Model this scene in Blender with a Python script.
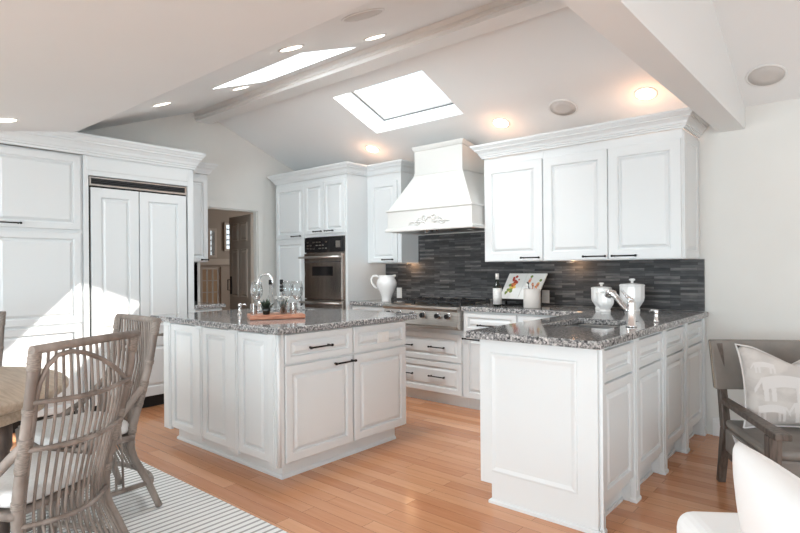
import bpy, math, random
from mathutils import Vector, Matrix
for o in list(bpy.data.objects): bpy.data.objects.remove(o, do_unlink=True)
S = bpy.context.scene; COL = S.collection
R = math.radians; PI = math.pi
random.seed(7)

# ---------------------------------------------------------------- camera
cd = bpy.data.cameras.new('camera'); cam = bpy.data.objects.new('camera', cd); COL.objects.link(cam)
cd.sensor_width = 36; cd.lens = 554.26/800*36; cd.shift_y = 2.12/800; cd.clip_start = .02
cam.matrix_world = (Matrix.Translation((0, 0, 1.25)) @ Matrix.Rotation(R(40.749), 4, 'Z')
                    @ Matrix.Rotation(R(90), 4, 'X') @ Matrix.Rotation(R(-0.455), 4, 'Z'))
S.camera = cam
# ---------------------------------------------------------------- world, sun, area lights, exposure
W = bpy.data.worlds.new('sky'); S.world = W; W.use_nodes = True
wn = W.node_tree.nodes; bgn = wn['Background']
bgn.inputs[0].default_value = (.82, .93, 1, 1); bgn.inputs[1].default_value = 1.5
sd = bpy.data.lights.new('sun', 'SUN'); sd.energy = 14; sd.angle = R(.6); sd.color = (1, .95, .88)
sun = bpy.data.objects.new('sun', sd); COL.objects.link(sun)
sun.rotation_euler = Vector((-1.214, -1.74, -1.69)).to_track_quat('-Z', 'Y').to_euler()
def area(name, loc, direction, sx, sy, power, color=(1, 1, 1)):
    l = bpy.data.lights.new(name, 'AREA'); l.shape = 'RECTANGLE'; l.size = sx; l.size_y = sy; l.energy = power; l.color = color
    o = bpy.data.objects.new(name, l); COL.objects.link(o); o.location = loc
    o.rotation_euler = Vector(direction).to_track_quat('-Z', 'Y').to_euler(); return o
area('window_daylight', (-1.2, -3.9, 1.2), (0, 1, 1.0), 4.6, 1.75, 225, (.80, .94, 1))  # unseen fill light added behind the camera, tilted up to brighten the ceiling
area('side_window_daylight', (3.85, .1, 1.2), (-1, 0, 0.6), 4.2, 1.75, 68, (.80, .94, 1))  # unseen fill light added from the right, at the right wall opening
area('skylight_daylight', (-3.385, 2.58, 2.88), (0, .2, -1), .98, .42, 14, (.85, .95, 1))
area('hall_window_daylight', (-6.6, 6.0, 1.6), (0, -1, -.1), 1.2, 1.2, 16, (1, .95, .9))  # fill light added inside the hall, away from its far windows
S.view_settings.view_transform = 'Standard'; S.view_settings.look = 'None'; S.view_settings.gamma = 1
S.view_settings.use_curve_mapping = False; S.view_settings.exposure = 0.36

# ---------------------------------------------------------------- materials
def mat(name, color=(.8, .8, .8), rough=.5, metal=0, spec=.5, **k):
    m = bpy.data.materials.new(name); m.use_nodes = True; b = m.node_tree.nodes['Principled BSDF']
    b.inputs['Base Color'].default_value = (*color, 1); b.inputs['Roughness'].default_value = rough
    b.inputs['Metallic'].default_value = metal; b.inputs['Specular IOR Level'].default_value = spec
    for a, v in k.items(): b.inputs[a.replace('_', ' ')].default_value = v
    return m
def nodes(m): return m.node_tree.nodes, m.node_tree.links, m.node_tree.nodes['Principled BSDF']
def noise_var(m, c1, c2, scale=8, stretch=(1, 1, 1), lo=.35, hi=.65, bump=0, detail=4):
    n, l, b = nodes(m)
    tc = n.new('ShaderNodeTexCoord'); mp = n.new('ShaderNodeMapping'); mp.inputs['Scale'].default_value = stretch
    nz = n.new('ShaderNodeTexNoise'); nz.inputs['Scale'].default_value = scale; nz.inputs['Detail'].default_value = detail
    cr = n.new('ShaderNodeValToRGB'); cr.color_ramp.elements[0].position = lo; cr.color_ramp.elements[1].position = hi
    cr.color_ramp.elements[0].color = (*c1, 1); cr.color_ramp.elements[1].color = (*c2, 1)
    l.new(tc.outputs['Object'], mp.inputs[0]); l.new(mp.outputs[0], nz.inputs[0]); l.new(nz.outputs[0], cr.inputs[0]); l.new(cr.outputs[0], b.inputs['Base Color'])
    if bump:
        bp = n.new('ShaderNodeBump'); bp.inputs['Strength'].default_value = bump; bp.inputs['Distance'].default_value = .004
        l.new(nz.outputs[0], bp.inputs['Height']); l.new(bp.outputs[0], b.inputs['Normal'])
    return m
M = {}
M['cab'] = mat('cabinet_paint', (.74, .755, .76), .38)
M['hood'] = mat('hood_paint', (.70, .69, .665), .5)
M['wall'] = noise_var(mat('wall_paint', (.74, .70, .65), .8, spec=.2), (.745, .735, .705), (.765, .755, .725), 3)
M['ceil'] = noise_var(mat('ceiling_paint', (.78, .74, .72), .8, spec=.2), (.865, .88, .885), (.875, .89, .895), 2)
M['trim'] = mat('trim_paint', (.83, .835, .83), .45)
M['black'] = mat('black_metal', (.02, .018, .018), .4, .6)
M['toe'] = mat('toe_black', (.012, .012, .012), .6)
M['steel'] = noise_var(mat('brushed_steel', (.55, .52, .49), .28, 1), (.46, .43, .40), (.62, .59, .56), 6, (1, 1, 60))
M['ovensteel'] = noise_var(mat('oven_steel', (.3, .25, .22), .25, 1), (.40, .355, .33), (.54, .49, .455), 3, (6, 6, .5))
M['chrome'] = mat('chrome', (.85, .85, .86), .06, 1)
M['blackglass'] = mat('black_glass', (.012, .011, .012), .08)
M['iron'] = mat('cast_iron', (.02, .02, .022), .5)
M['ceramic'] = mat('white_ceramic', (.85, .84, .83), .12)
M['stoneware'] = mat('stoneware', (.62, .58, .55), .6)
M['glass'] = mat('clear_glass', (1, 1, 1), .02, Transmission_Weight=1, IOR=1.3)
M['board'] = noise_var(mat('board_wood', (.6, .3, .2), .45), (.36, .13, .07), (.58, .28, .17), 6, (3, 20, 20))
M['rattan'] = noise_var(mat('rattan', (.4, .33, .28), .6), (.17, .135, .115), (.34, .285, .25), 14, (1, 1, .4), bump=.3)
M['binding'] = noise_var(mat('rattan_binding', (.42, .36, .3), .65), (.18, .148, .125), (.33, .275, .24), 60, (1, 1, 6), bump=.5)
M['linen'] = noise_var(mat('white_linen', (.82, .81, .80), .9, spec=.1), (.79, .78, .77), (.85, .84, .83), 60, bump=.15)
M['slip'] = mat('white_slipcover', (.93, .93, .93), .9, spec=.1)
M['tablewood'] = noise_var(mat('weathered_oak', (.45, .36, .27), .55), (.44, .34, .25), (.58, .47, .36), 5, (1, 14, 14), bump=.1)
M['darkwood'] = noise_var(mat('dark_wood', (.08, .055, .045), .45), (.05, .035, .03), (.10, .07, .055), 9, (6, 6, 1))
M['greywood'] = noise_var(mat('grey_brown_wood', (.14, .105, .085), .45), (.06, .046, .037), (.145, .112, .093), 7, (8, 8, 1.5))
M['leather'] = noise_var(mat('grey_leather', (.23, .205, .185), .5), (.185, .163, .145), (.245, .218, .195), 6, bump=.05)
M['brass'] = mat('nail_brass', (.45, .38, .3), .35, 1)
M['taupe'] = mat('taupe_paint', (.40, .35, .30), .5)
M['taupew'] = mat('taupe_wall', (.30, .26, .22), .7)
M['seal'] = mat('gasket', (.06, .06, .065), .6)
M['leaf'] = noise_var(mat('dark_leaf', (.03, .045, .03), .5), (.015, .022, .018), (.06, .08, .05), 30)
M['petal'] = mat('white_petal', (.85, .85, .83), .6)
M['plate'] = mat('outlet_plastic', (.82, .81, .79), .35)
M['paper'] = mat('paper', (.82, .81, .79), .6)
M['grille'] = noise_var(mat('speaker_mesh', (.5, .48, .46), .7), (.60, .58, .56), (.68, .66, .64), 300)
M['foil'] = mat('bottle_foil', (.75, .72, .68), .35)
M['label'] = noise_var(mat('bottle_label', (.7, .69, .67), .5), (.60, .59, .58), (.78, .77, .75), 40)
M['red'] = mat('vegetable_red', (.42, .05, .03), .6); M['orange'] = mat('vegetable_orange', (.72, .22, .06), .6)
M['green'] = mat('vegetable_green', (.18, .25, .06), .6); M['yellow'] = mat('vegetable_yellow', (.75, .55, .1), .6)
M['pink'] = mat('page_pink', (.72, .40, .33), .6)
M['tagblue'] = mat('tag_blue', (.12, .22, .45), .6)
M['sinksteel'] = mat('sink_steel', (.55, .55, .55), .3, 1)
M['olive'] = mat('dark_bottle', (.012, .015, .012), .1)
M['warmroom'] = mat('far_room_wall', (.42, .27, .16), .7)
M['knob'] = mat('knob_black', (.018, .016, .016), .3)
def emis(name, c, s):
    m = bpy.data.materials.new(name); m.use_nodes = True; n, l, b = nodes(m)
    b.inputs['Base Color'].default_value = (.8, .8, .8, 1); b.inputs['Emission Color'].default_value = (*c, 1); b.inputs['Emission Strength'].default_value = s; return m
M['lamp'] = emis('lamp_lens', (1, .86, .70), 5)
def pane():
    m = bpy.data.materials.new('window_pane'); m.use_nodes = True; n = m.node_tree.nodes; l = m.node_tree.links; n.clear()
    o = n.new('ShaderNodeOutputMaterial'); t = n.new('ShaderNodeBsdfTransparent'); g = n.new('ShaderNodeBsdfGlossy'); g.inputs['Roughness'].default_value = .02
    mx = n.new('ShaderNodeMixShader'); mx.inputs[0].default_value = .06; l.new(t.outputs[0], mx.inputs[1]); l.new(g.outputs[0], mx.inputs[2]); l.new(mx.outputs[0], o.inputs[0]); return m
M['pane'] = pane()
def thin_glass():
    m = bpy.data.materials.new('stemware_glass'); m.use_nodes = True; n = m.node_tree.nodes; l = m.node_tree.links; n.clear()
    o = n.new('ShaderNodeOutputMaterial'); t = n.new('ShaderNodeBsdfTransparent'); t.inputs[0].default_value = (.93, .94, .94, 1)
    g = n.new('ShaderNodeBsdfGlossy'); g.inputs['Roughness'].default_value = .03; f = n.new('ShaderNodeLayerWeight'); f.inputs[0].default_value = .35
    mx = n.new('ShaderNodeMixShader'); l.new(f.outputs['Facing'], mx.inputs[0]); l.new(t.outputs[0], mx.inputs[1]); l.new(g.outputs[0], mx.inputs[2]); l.new(mx.outputs[0], o.inputs[0]); return m
M['wineglass'] = thin_glass()
def granite():
    m = mat('granite', (.2, .2, .2), .07); n, l, b = nodes(m)
    tc = n.new('ShaderNodeTexCoord'); a = n.new('ShaderNodeTexNoise'); a.inputs['Scale'].default_value = 70; a.inputs['Detail'].default_value = 5; a.inputs['Roughness'].default_value = .7
    v = n.new('ShaderNodeTexVoronoi'); v.inputs['Scale'].default_value = 110
    r1 = n.new('ShaderNodeValToRGB'); e = r1.color_ramp.elements
    e[0].position = .36; e[0].color = (.02, .02, .022, 1); e[1].position = .66; e[1].color = (.80, .77, .75, 1)
    x = e.new(.47); x.color = (.22, .22, .225, 1); x = e.new(.56); x.color = (.45, .435, .425, 1)
    mx = n.new('ShaderNodeMixRGB'); mx.blend_type = 'MULTIPLY'; mx.inputs[0].default_value = .55
    r2 = n.new('ShaderNodeValToRGB'); r2.color_ramp.elements[0].color = (.35, .35, .36, 1); r2.color_ramp.elements[1].position = .6
    l.new(tc.outputs['Object'], a.inputs[0]); l.new(tc.outputs['Object'], v.inputs[0]); l.new(a.outputs[0], r1.inputs[0]); l.new(v.outputs['Color'], r2.inputs[0])
    l.new(r1.outputs[0], mx.inputs[1]); l.new(r2.outputs[0], mx.inputs[2]); l.new(mx.outputs[0], b.inputs['Base Color']); return m
M['granite'] = granite()
def brickmat(name, bw, rh, mortar, stops, rough, swap=None, bump=.0, grain=None, mortarcol=(.02, .02, .02), mixn=.35):
    """planks / ledger stone: a random tone per brick"""
    m = mat(name, (.3, .3, .3), rough); n, l, b = nodes(m)
    tc = n.new('ShaderNodeTexCoord'); sep = n.new('ShaderNodeSeparateXYZ'); l.new(tc.outputs['Object'], sep.inputs[0])
    cb = n.new('ShaderNodeCombineXYZ'); a, c = swap or ('X', 'Y')
    l.new(sep.outputs[a], cb.inputs[0]); l.new(sep.outputs[c], cb.inputs[1])
    br = n.new('ShaderNodeTexBrick'); br.inputs['Scale'].default_value = 1; br.inputs['Brick Width'].default_value = bw; br.inputs['Row Height'].default_value = rh
    br.inputs['Mortar Size'].default_value = mortar; br.inputs['Mortar Smooth'].default_value = 0; br.inputs['Bias'].default_value = 0
    br.inputs['Color1'].default_value = (0, 0, 0, 1); br.inputs['Color2'].default_value = (1, 1, 1, 1); br.inputs['Mortar'].default_value = (.5, .5, .5, 1)
    br.offset = .37; br.offset_frequency = 2; l.new(cb.outputs[0], br.inputs[0])
    nz = n.new('ShaderNodeTexNoise'); nz.inputs['Detail'].default_value = 6; nz.inputs['Scale'].default_value = 1
    mp = n.new('ShaderNodeMapping'); mp.inputs['Scale'].default_value = grain or (8, 60, 1); l.new(cb.outputs[0], mp.inputs[0]); l.new(mp.outputs[0], nz.inputs[0])
    mx = n.new('ShaderNodeMixRGB'); mx.inputs[0].default_value = mixn; l.new(br.outputs[0], mx.inputs[1]); l.new(nz.outputs[0], mx.inputs[2])
    cr = n.new('ShaderNodeValToRGB'); e = cr.color_ramp.elements
    e[0].position = stops[0][0]; e[0].color = (*stops[0][1], 1); e[1].position = stops[-1][0]; e[1].color = (*stops[-1][1], 1)
    for p, c_ in stops[1:-1]: x = e.new(p); x.color = (*c_, 1)
    l.new(mx.outputs[0], cr.inputs[0])
    m2 = n.new('ShaderNodeMixRGB'); l.new(br.outputs['Fac'], m2.inputs[0]); l.new(cr.outputs[0], m2.inputs[1]); m2.inputs[2].default_value = (*mortarcol, 1)
    l.new(m2.outputs[0], b.inputs['Base Color'])
    if bump:
        bp = n.new('ShaderNodeBump'); bp.inputs['Strength'].default_value = bump; bp.inputs['Distance'].default_value = .01
        l.new(mx.outputs[0], bp.inputs['Height']); l.new(bp.outputs[0], b.inputs['Normal'])
    return m
M['floor'] = brickmat('oak_floor', .95, .083, .0008, [(.15, (.50, .205, .095)), (.5, (.63, .30, .155)), (.85, (.72, .385, .215))], .16, grain=(3, 40, 1), mortarcol=(.17, .07, .035), mixn=.5)
M['slate'] = brickmat('slate_ledger', .19, .021, .0008, [(.18, (.022, .022, .024)), (.45, (.055, .055, .058)), (.62, (.095, .094, .097)), (.8, (.20, .19, .185))], .55, ('X', 'Z'), .9, (10, 70, 1), (.014, .014, .015), .55)
def rugmat():
    m = mat('striped_rug', (.7, .7, .7), .95, spec=.1); n, l, b = nodes(m)
    tc = n.new('ShaderNodeTexCoord'); sp = n.new('ShaderNodeSeparateXYZ'); l.new(tc.outputs['Object'], sp.inputs[0])
    mm = n.new('ShaderNodeMath'); mm.operation = 'MULTIPLY'; mm.inputs[1].default_value = 1/.043; l.new(sp.outputs['X'], mm.inputs[0])
    fr = n.new('ShaderNodeMath'); fr.operation = 'FRACT'; l.new(mm.outputs[0], fr.inputs[0])
    cr = n.new('ShaderNodeValToRGB'); cr.color_ramp.interpolation = 'CONSTANT'; e = cr.color_ramp.elements
    e[0].color = (.87, .86, .845, 1); e[1].position = .66; e[1].color = (.40, .39, .385, 1)
    l.new(fr.outputs[0], cr.inputs[0]); l.new(cr.outputs[0], b.inputs['Base Color'])
    nz = n.new('ShaderNodeTexNoise'); nz.inputs['Scale'].default_value = 180; bp = n.new('ShaderNodeBump'); bp.inputs['Strength'].default_value = .5; bp.inputs['Distance'].default_value = .004
    l.new(tc.outputs['Object'], nz.inputs[0]); l.new(nz.outputs[0], bp.inputs['Height']); l.new(bp.outputs[0], b.inputs['Normal']); return m
M['rug'] = rugmat()
M['pillow'] = noise_var(mat('patterned_fabric', (.6, .55, .5), .9, spec=.1), (.50, .46, .435), (.57, .53, .50), 9, (1, 1, 1.6), .42, .55)
M['pillowmotif'] = mat('animal_motif_fabric', (.63, .595, .575), .9, spec=.1)

# ---------------------------------------------------------------- mesh builder
class MB:
    def __init__(s): s.v = []; s.f = []; s.sm = []
    def add(s, vs, fs, smooth=False):
        k = len(s.v); s.v += [Vector(v) for v in vs]; s.f += [[i+k for i in f] for f in fs]; s.sm += [smooth]*len(fs); return s
    def box(s, x0, y0, z0, x1, y1, z1):
        x0, x1 = sorted((x0, x1)); y0, y1 = sorted((y0, y1)); z0, z1 = sorted((z0, z1))
        return s.add([(x0,y0,z0),(x1,y0,z0),(x1,y1,z0),(x0,y1,z0),(x0,y0,z1),(x1,y0,z1),(x1,y1,z1),(x0,y1,z1)],
                     [(0,3,2,1),(4,5,6,7),(0,1,5,4),(1,2,6,5),(2,3,7,6),(3,0,4,7)])
    def hexa(s, pts): return s.add(pts, [(0,3,2,1),(4,5,6,7),(0,1,5,4),(1,2,6,5),(2,3,7,6),(3,0,4,7)])
    def tube(s, pts, r, n=8, cap=True, flat=None):
        pts = [Vector(p) for p in pts]; m = len(pts); rs = r if isinstance(r, (list, tuple)) else [r]*m
        vs = []; prev = None
        for i, p in enumerate(pts):
            t = (pts[min(i+1, m-1)]-pts[max(i-1, 0)]).normalized()
            if prev is None:
                a = Vector((0, 0, 1)) if abs(t.z) < .9 else Vector((0, 1, 0)); u = t.cross(a).normalized()
            else: u = (prev - t*prev.dot(t)).normalized()
            prev = u; w = t.cross(u)
            for k in range(n):
                q = 2*PI*k/n; vs.append(p + (u*math.cos(q) + w*math.sin(q)*(flat or 1))*rs[i])
        fs = [(i*n+k, i*n+(k+1) % n, (i+1)*n+(k+1) % n, (i+1)*n+k) for i in range(m-1) for k in range(n)]
        s.add(vs, fs, True)
        if cap:
            k0 = len(s.v)-len(vs); s.f += [[k0+k for k in range(n)][::-1], [k0+(m-1)*n+k for k in range(n)]]; s.sm += [False, False]
        return s
    def lathe(s, prof, c=(0, 0, 0), n=24, smooth=True):
        cx, cy, cz = c; m = len(prof)
        vs = [(cx+r*math.cos(2*PI*k/n), cy+r*math.sin(2*PI*k/n), cz+z) for r, z in prof for k in range(n)]
        fs = [(i*n+k, i*n+(k+1) % n, (i+1)*n+(k+1) % n, (i+1)*n+k) for i in range(m-1) for k in range(n)]
        k0 = len(s.v); s.add(vs, fs, smooth)
        s.f += [[k0+k for k in range(n)][::-1], [k0+(m-1)*n+k for k in range(n)]]; s.sm += [False, False]; return s
    def loops(s, O, U, V, N, w, h, prof):
        """nested rectangles: prof = (inset, depth along N)"""
        O, U, V, N = Vector(O), Vector(U), Vector(V), Vector(N); vs = []
        for a, d in prof:
            for p, q in ((a, a), (w-a, a), (w-a, h-a), (a, h-a)): vs.append(O+U*p+V*q+N*d)
        fs = [(0, 3, 2, 1)] + [(i*4+k, i*4+(k+1) % 4, i*4+4+(k+1) % 4, i*4+4+k) for i in range(len(prof)-1) for k in range(4)]
        e = (len(prof)-1)*4; fs.append((e, e+1, e+2, e+3)); return s.add(vs, fs)
    def extrude(s, pts, vec):
        n = len(pts); vec = Vector(vec); vs = [Vector(p) for p in pts]+[Vector(p)+vec for p in pts]
        return s.add(vs, [list(range(n))[::-1], [n+i for i in range(n)]]+[(i, (i+1) % n, n+(i+1) % n, n+i) for i in range(n)])
    def slab(s, xs, ys, keep, f0, f1):
        """grid slab with holes; f0/f1 give bottom/top 3D points for (x, y)"""
        ok = lambda i, j: 0 <= i < len(xs)-1 and 0 <= j < len(ys)-1 and keep((xs[i]+xs[i+1])/2, (ys[j]+ys[j+1])/2)
        idx = {}; vs = []
        def vid(i, j, t):
            if (i, j, t) not in idx: idx[(i, j, t)] = len(vs); vs.append((f1 if t else f0)(xs[i], ys[j]))
            return idx[(i, j, t)]
        fs = []
        for i in range(len(xs)-1):
            for j in range(len(ys)-1):
                if not ok(i, j): continue
                fs.append([vid(i,j,1),vid(i+1,j,1),vid(i+1,j+1,1),vid(i,j+1,1)]); fs.append([vid(i,j,0),vid(i,j+1,0),vid(i+1,j+1,0),vid(i+1,j,0)])
                for di, dj, a, b in ((0,-1,(i,j),(i+1,j)),(1,0,(i+1,j),(i+1,j+1)),(0,1,(i+1,j+1),(i,j+1)),(-1,0,(i,j+1),(i,j))):
                    if not ok(i+di, j+dj): fs.append([vid(*a,0),vid(*b,0),vid(*b,1),vid(*a,1)])
        return s.add(vs, fs)
    def xf(s, m):
        s.v = [m @ v for v in s.v]; return s
    def sweep(s, path, prof, side=1):
        """moulding along an open plan path; prof = (out, z)"""
        P = [Vector(p) for p in path]; n = len(P); nr = []
        for i in range(n):
            ds = []
            if i > 0: ds.append((P[i]-P[i-1]).normalized())
            if i < n-1: ds.append((P[i+1]-P[i]).normalized())
            ns = [Vector((d.y, -d.x))*side for d in ds]
            if len(ns) == 2: b = (ns[0]+ns[1]).normalized(); b = b/max(.2, b.dot(ns[0]))
            else: b = ns[0]
            nr.append(b)
        k = len(prof); vs = [(P[i].x+nr[i].x*o, P[i].y+nr[i].y*o, z) for i in range(n) for o, z in prof]
        fs = [(i*k+j, i*k+(j+1) % k, (i+1)*k+(j+1) % k, (i+1)*k+j) for i in range(n-1) for j in range(k)]
        fs += [list(range(k))[::-1], [(n-1)*k+j for j in range(k)]]
        return s.add(vs, fs)
    def build(s, name, m, parent=None, bevel=0, seg=2):
        me = bpy.data.meshes.new(name); inv = Matrix.Identity(4)
        top = parent
        while top is not None and top.parent is not None: top = top.parent
        if top is not None and top.get('_w'): inv = ROOTM[top.name].inverted()
        me.from_pydata([tuple(inv @ v) for v in s.v], [], s.f)
        me.polygons.foreach_set('use_smooth', s.sm); me.materials.append(M[m]); me.update()
        import bmesh
        bm = bmesh.new(); bm.from_mesh(me); bmesh.ops.recalc_face_normals(bm, faces=bm.faces); bm.to_mesh(me); bm.free()
        o = bpy.data.objects.new(name, me); COL.objects.link(o); o.parent = parent
        if bevel:
            b = o.modifiers.new('bevel', 'BEVEL'); b.width = bevel; b.segments = seg; b.limit_method = 'ANGLE'; b.angle_limit = R(40)
        return o
ROOTM = {}
def tag(o, label=None, cat=None, group=None, kind=None):
    if label: o['label'] = label
    if cat: o['category'] = cat
    if group: o['group'] = group
    if kind: o['kind'] = kind
    return o
def thing(name, label, cat, loc=(0, 0, 0), rz=0, group=None, world=False):
    """world=True: parts are given in room coordinates; otherwise in the thing's own"""
    o = bpy.data.objects.new(name, None); COL.objects.link(o); o.location = loc; o.rotation_euler = (0, 0, rz); o.empty_display_size = .1
    if world: o['_w'] = 1; ROOTM[o.name] = Matrix.Translation(loc) @ Matrix.Rotation(rz, 4, 'Z')
    return tag(o, label, cat, group)
def struct(name, mb, m, **k): return tag(mb.build(name, m, **k), kind='structure')
def dup(o, parent=None):
    c = o.copy(); COL.objects.link(c); c.parent = parent
    for ch in list(o.children): dup(ch, c)
    return c

# ---------------------------------------------------------------- ceiling geometry
XG = -5.5; YW = 4.62
fz = lambda y: 2.938+.369*(y-3.07)       # slope over the front side
bz = lambda y: 2.891-.388*(y-3.316)      # slope over the range wall
RY = 3.135; RZ = fz(RY)
SK1 = (-3.93, -2.84, 2.33, 2.83); SK2 = (-3.79, -2.745, 3.475, 4.055)
# ---------------------------------------------------------------- room shell
struct('floor', MB().box(-5.5, -4.1, -.1, 4.1, 4.75, 0), 'floor')
struct('floor_hall', MB().box(-8.2, 2.0, -.1, -5.5, 7.2, 0), 'floor')
w = MB(); w.slab([-5.62, 4.1], [0, 2.6], lambda x, y: True, lambda x, y: (x, 4.62, y), lambda x, y: (x, 4.75, y)); struct('wall_back', w, 'wall')
# gable wall with the doorway
DY0, DY1, DZ = 3.09, 3.83, 1.935
w = MB(); roof = lambda y: 2.5 if y <= 1.7 else (fz(y) if y < RY else bz(y))+.03
w.slab([-4.1, 1.7, DY0, RY, DY1, 4.75], [0, DZ, 9], lambda y, z: not (DY0 < y < DY1 and z < DZ), lambda y, z: (-5.56, y, min(z, roof(y))), lambda y, z: (XG, y, min(z, roof(y))))
struct('wall_left', w, 'wall')
# unseen front and right walls, big openings added to let light in
w = MB(); w.slab([-5.62, -3.5, 1.1, 4.1], [0, .3, 2.1, 2.6], lambda x, z: not (-3.5 < x < 1.1 and .3 < z < 2.1), lambda x, z: (x, -4.2, z), lambda x, z: (x, -4.1, z)); struct('wall_front', w, 'wall')
w = MB(); w.slab([-4.2, -2.0, 2.2, 4.75], [0, .3, 2.1, 3.2], lambda y, z: not (-2.0 < y < 2.2 and .3 < z < 2.1), lambda y, z: (4.0, y, z), lambda y, z: (4.1, y, z)); struct('wall_right', w, 'wall')
w = MB().extrude([(-5.62, -4.2, 2.172), (-5.62, .4, 2.172), (-5.62, 1.70, 2.38), (-5.62, 1.70, 2.52), (-5.62, -4.2, 2.52)], (9.72, 0, 0)); struct('ceiling', w, 'ceil')
def slope(name, fn, y0, y1, sk, sp=0):
    xs = [-5.62, sk[0], sk[1], 4.1]; ys = [y0, sk[2], sk[3], y1]
    w = MB(); w.slab(xs, ys, lambda x, y: not (sk[0] < x < sk[1] and sk[2] < y < sk[3]), lambda x, y: (x, y, fn(y)), lambda x, y: (x, y+(sp*.3 if y == sk[3] else 0), fn(y+(sp*.3 if y == sk[3] else 0))+.06))
    struct(name, w, 'ceil')
slope('ceiling_window_side', fz, 1.70, RY, SK1); slope('ceiling_range_side', bz, RY, 4.76, SK2, .12)
# skylights
def skylight(k, fn, sk, hgt=.18, sp=0):
    x0, x1, y0, y1 = sk; t = .03
    def ring(e, z0, z1):
        w = MB(); xs = [x0-e, x0, x1, x1+e]; ys = [y0-e, y0, y1, y1+e]
        return w.slab(xs, ys, lambda x, y: not (x0 < x < x1 and y0 < y < y1), lambda x, y: (x, y+(sp*.3 if y >= y1 else 0), fn(y+(sp*.3 if y >= y1 else 0))+z0), lambda x, y: (x, y+(sp if y >= y1 else 0), fn(y+(sp if y >= y1 else 0))+z1))
    s_ = struct('window_%d' % k, ring(t, .061, hgt), 'ceil')
    y1 += sp; e = .028; w = MB(); w.slab([x0-t, x0+e, x1-e, x1+t], [y0-t, y0+e, y1-e, y1+t], lambda x, y: not (x0+e < x < x1-e and y0+e < y < y1-e), lambda x, y: (x, y, fn(y)+hgt+.004), lambda x, y: (x, y, fn(y)+hgt+.034)); w.build('window_frame', 'trim', s_)
    w = MB(); w.slab([x0-.01, x0+.006, x1-.006, x1+.01], [y0-.01, y0+.006, y1-.006, y1+.01], lambda x, y: not (x0+.006 < x < x1-.006 and y0+.006 < y < y1-.006), lambda x, y: (x, y, fn(y)+hgt-.004), lambda x, y: (x, y, fn(y)+hgt+.003)); w.build('gasket', 'seal', s_)
    w = MB(); w.slab([x0+e-.01, x1-e+.01], [y0+e-.01, y1-e+.01], lambda x, y: True, lambda x, y: (x, y, fn(y)+hgt+.016), lambda x, y: (x, y, fn(y)+hgt+.022)); w.build('pane', 'pane', s_)
skylight(1, fz, SK1); skylight(2, bz, SK2, .20, .12)
# ridge beam with its mouldings, header box
w = MB(); by0, by1, bzz = 3.06, 3.23, 2.838
w.extrude([(XG, by0, bzz), (XG, by1, bzz), (XG, by1, bz(by1)+.02), (XG, RY, RZ+.03), (XG, by0, fz(by0)+.02)], (4.624, 0, 0))
w.extrude([(XG, by0, bzz+.028), (XG, by0-.012, bzz+.032), (XG, by0-.012, bzz+.045), (XG, by0, bzz+.05)], (4.624, 0, 0))
w.extrude([(XG, by0, 2.90), (XG, by0-.03, 2.925), (XG, by0-.03, fz(by0-.03)+.01), (XG, by0, fz(by0)+.01)], (4.624, 0, 0))
w.extrude([(XG, by1, 2.88), (XG, by1+.035, 2.905), (XG, by1+.035, bz(by1+.035)+.01), (XG, by1, bz(by1)+.01)], (4.624, 0, 0))
struct('trim_1', w, 'trim')
w = MB(); w.extrude([(-.876, 1.7005, 2.23), (-.876, 4.62, 2.23), (-.876, 4.62, bz(4.62)+.02), (-.876, RY, RZ+.03), (-.876, 1.7005, fz(1.7)+.02)], (.164, 0, 0)); struct('trim_2', w, 'trim')
# door casing
w = MB(); cw = .075
w.box(XG, DY1, 0, XG+.018, DY1+cw, DZ+cw).box(XG, DY0-cw, 0, XG+.018, DY0, DZ+cw).box(XG, DY0, DZ, XG+.018, DY1, DZ+cw)
w.box(-5.56, DY1-.014, 0, XG, DY1, DZ).box(-5.56, DY0, 0, XG, DY0+.014, DZ).box(-5.56, DY0, DZ-.014, XG, DY1, DZ)
struct('trim_3', w, 'wall', bevel=.003)
# baseboard at right of the peninsula
w = MB(); prof = [(0, 0), (.016, 0), (.016, .10), (.011, .112), (.011, .125), (.004, .135), (0, .135)]
w.sweep([(-.93, 4.62), (4.0, 4.62)], prof, 1); struct('baseboard_back', w, 'trim')
w = MB(); w.sweep([(4.0, 4.6), (4.0, -4.1)], prof, 1); struct('baseboard_right', w, 'trim')

# ---------------------------------------------------------------- hall beyond the doorway
w = MB()
wins = [(4.43, 4.53, 1.46, 1.86), (4.70, 4.86, 1.56, 1.96)]
ys = sorted({2.0, 4.30, 4.43, 4.53, 4.63, 4.70, 4.86, 7.2}); zs = sorted({0, .12, 1.30, 1.46, 1.56, 1.86, 1.96, 2.3})
def hk(y, z):
    if any(a < y < b and c < z < d for a, b, c, d in wins): return False
    if 4.30 < y < 4.63 and .12 < z < 1.30: return False
    return True
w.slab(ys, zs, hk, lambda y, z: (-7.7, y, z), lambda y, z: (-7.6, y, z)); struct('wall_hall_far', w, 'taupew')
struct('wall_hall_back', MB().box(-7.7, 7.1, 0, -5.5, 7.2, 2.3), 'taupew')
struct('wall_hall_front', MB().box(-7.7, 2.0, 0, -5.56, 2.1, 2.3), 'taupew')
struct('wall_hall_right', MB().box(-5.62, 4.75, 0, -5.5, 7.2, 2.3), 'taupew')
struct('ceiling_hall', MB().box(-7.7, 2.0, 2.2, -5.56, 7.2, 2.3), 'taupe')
struct('wall_hall_room', MB().box(-8.2, 4.0, 0, -8.15, 4.95, 1.42).box(-8.15, 4.0, 1.36, -7.7, 4.95, 1.42), 'warmroom')
struct('trim_4', MB().box(-7.6, 2.1, 1.33, -7.56, 7.1, 1.42), 'taupe')
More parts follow.
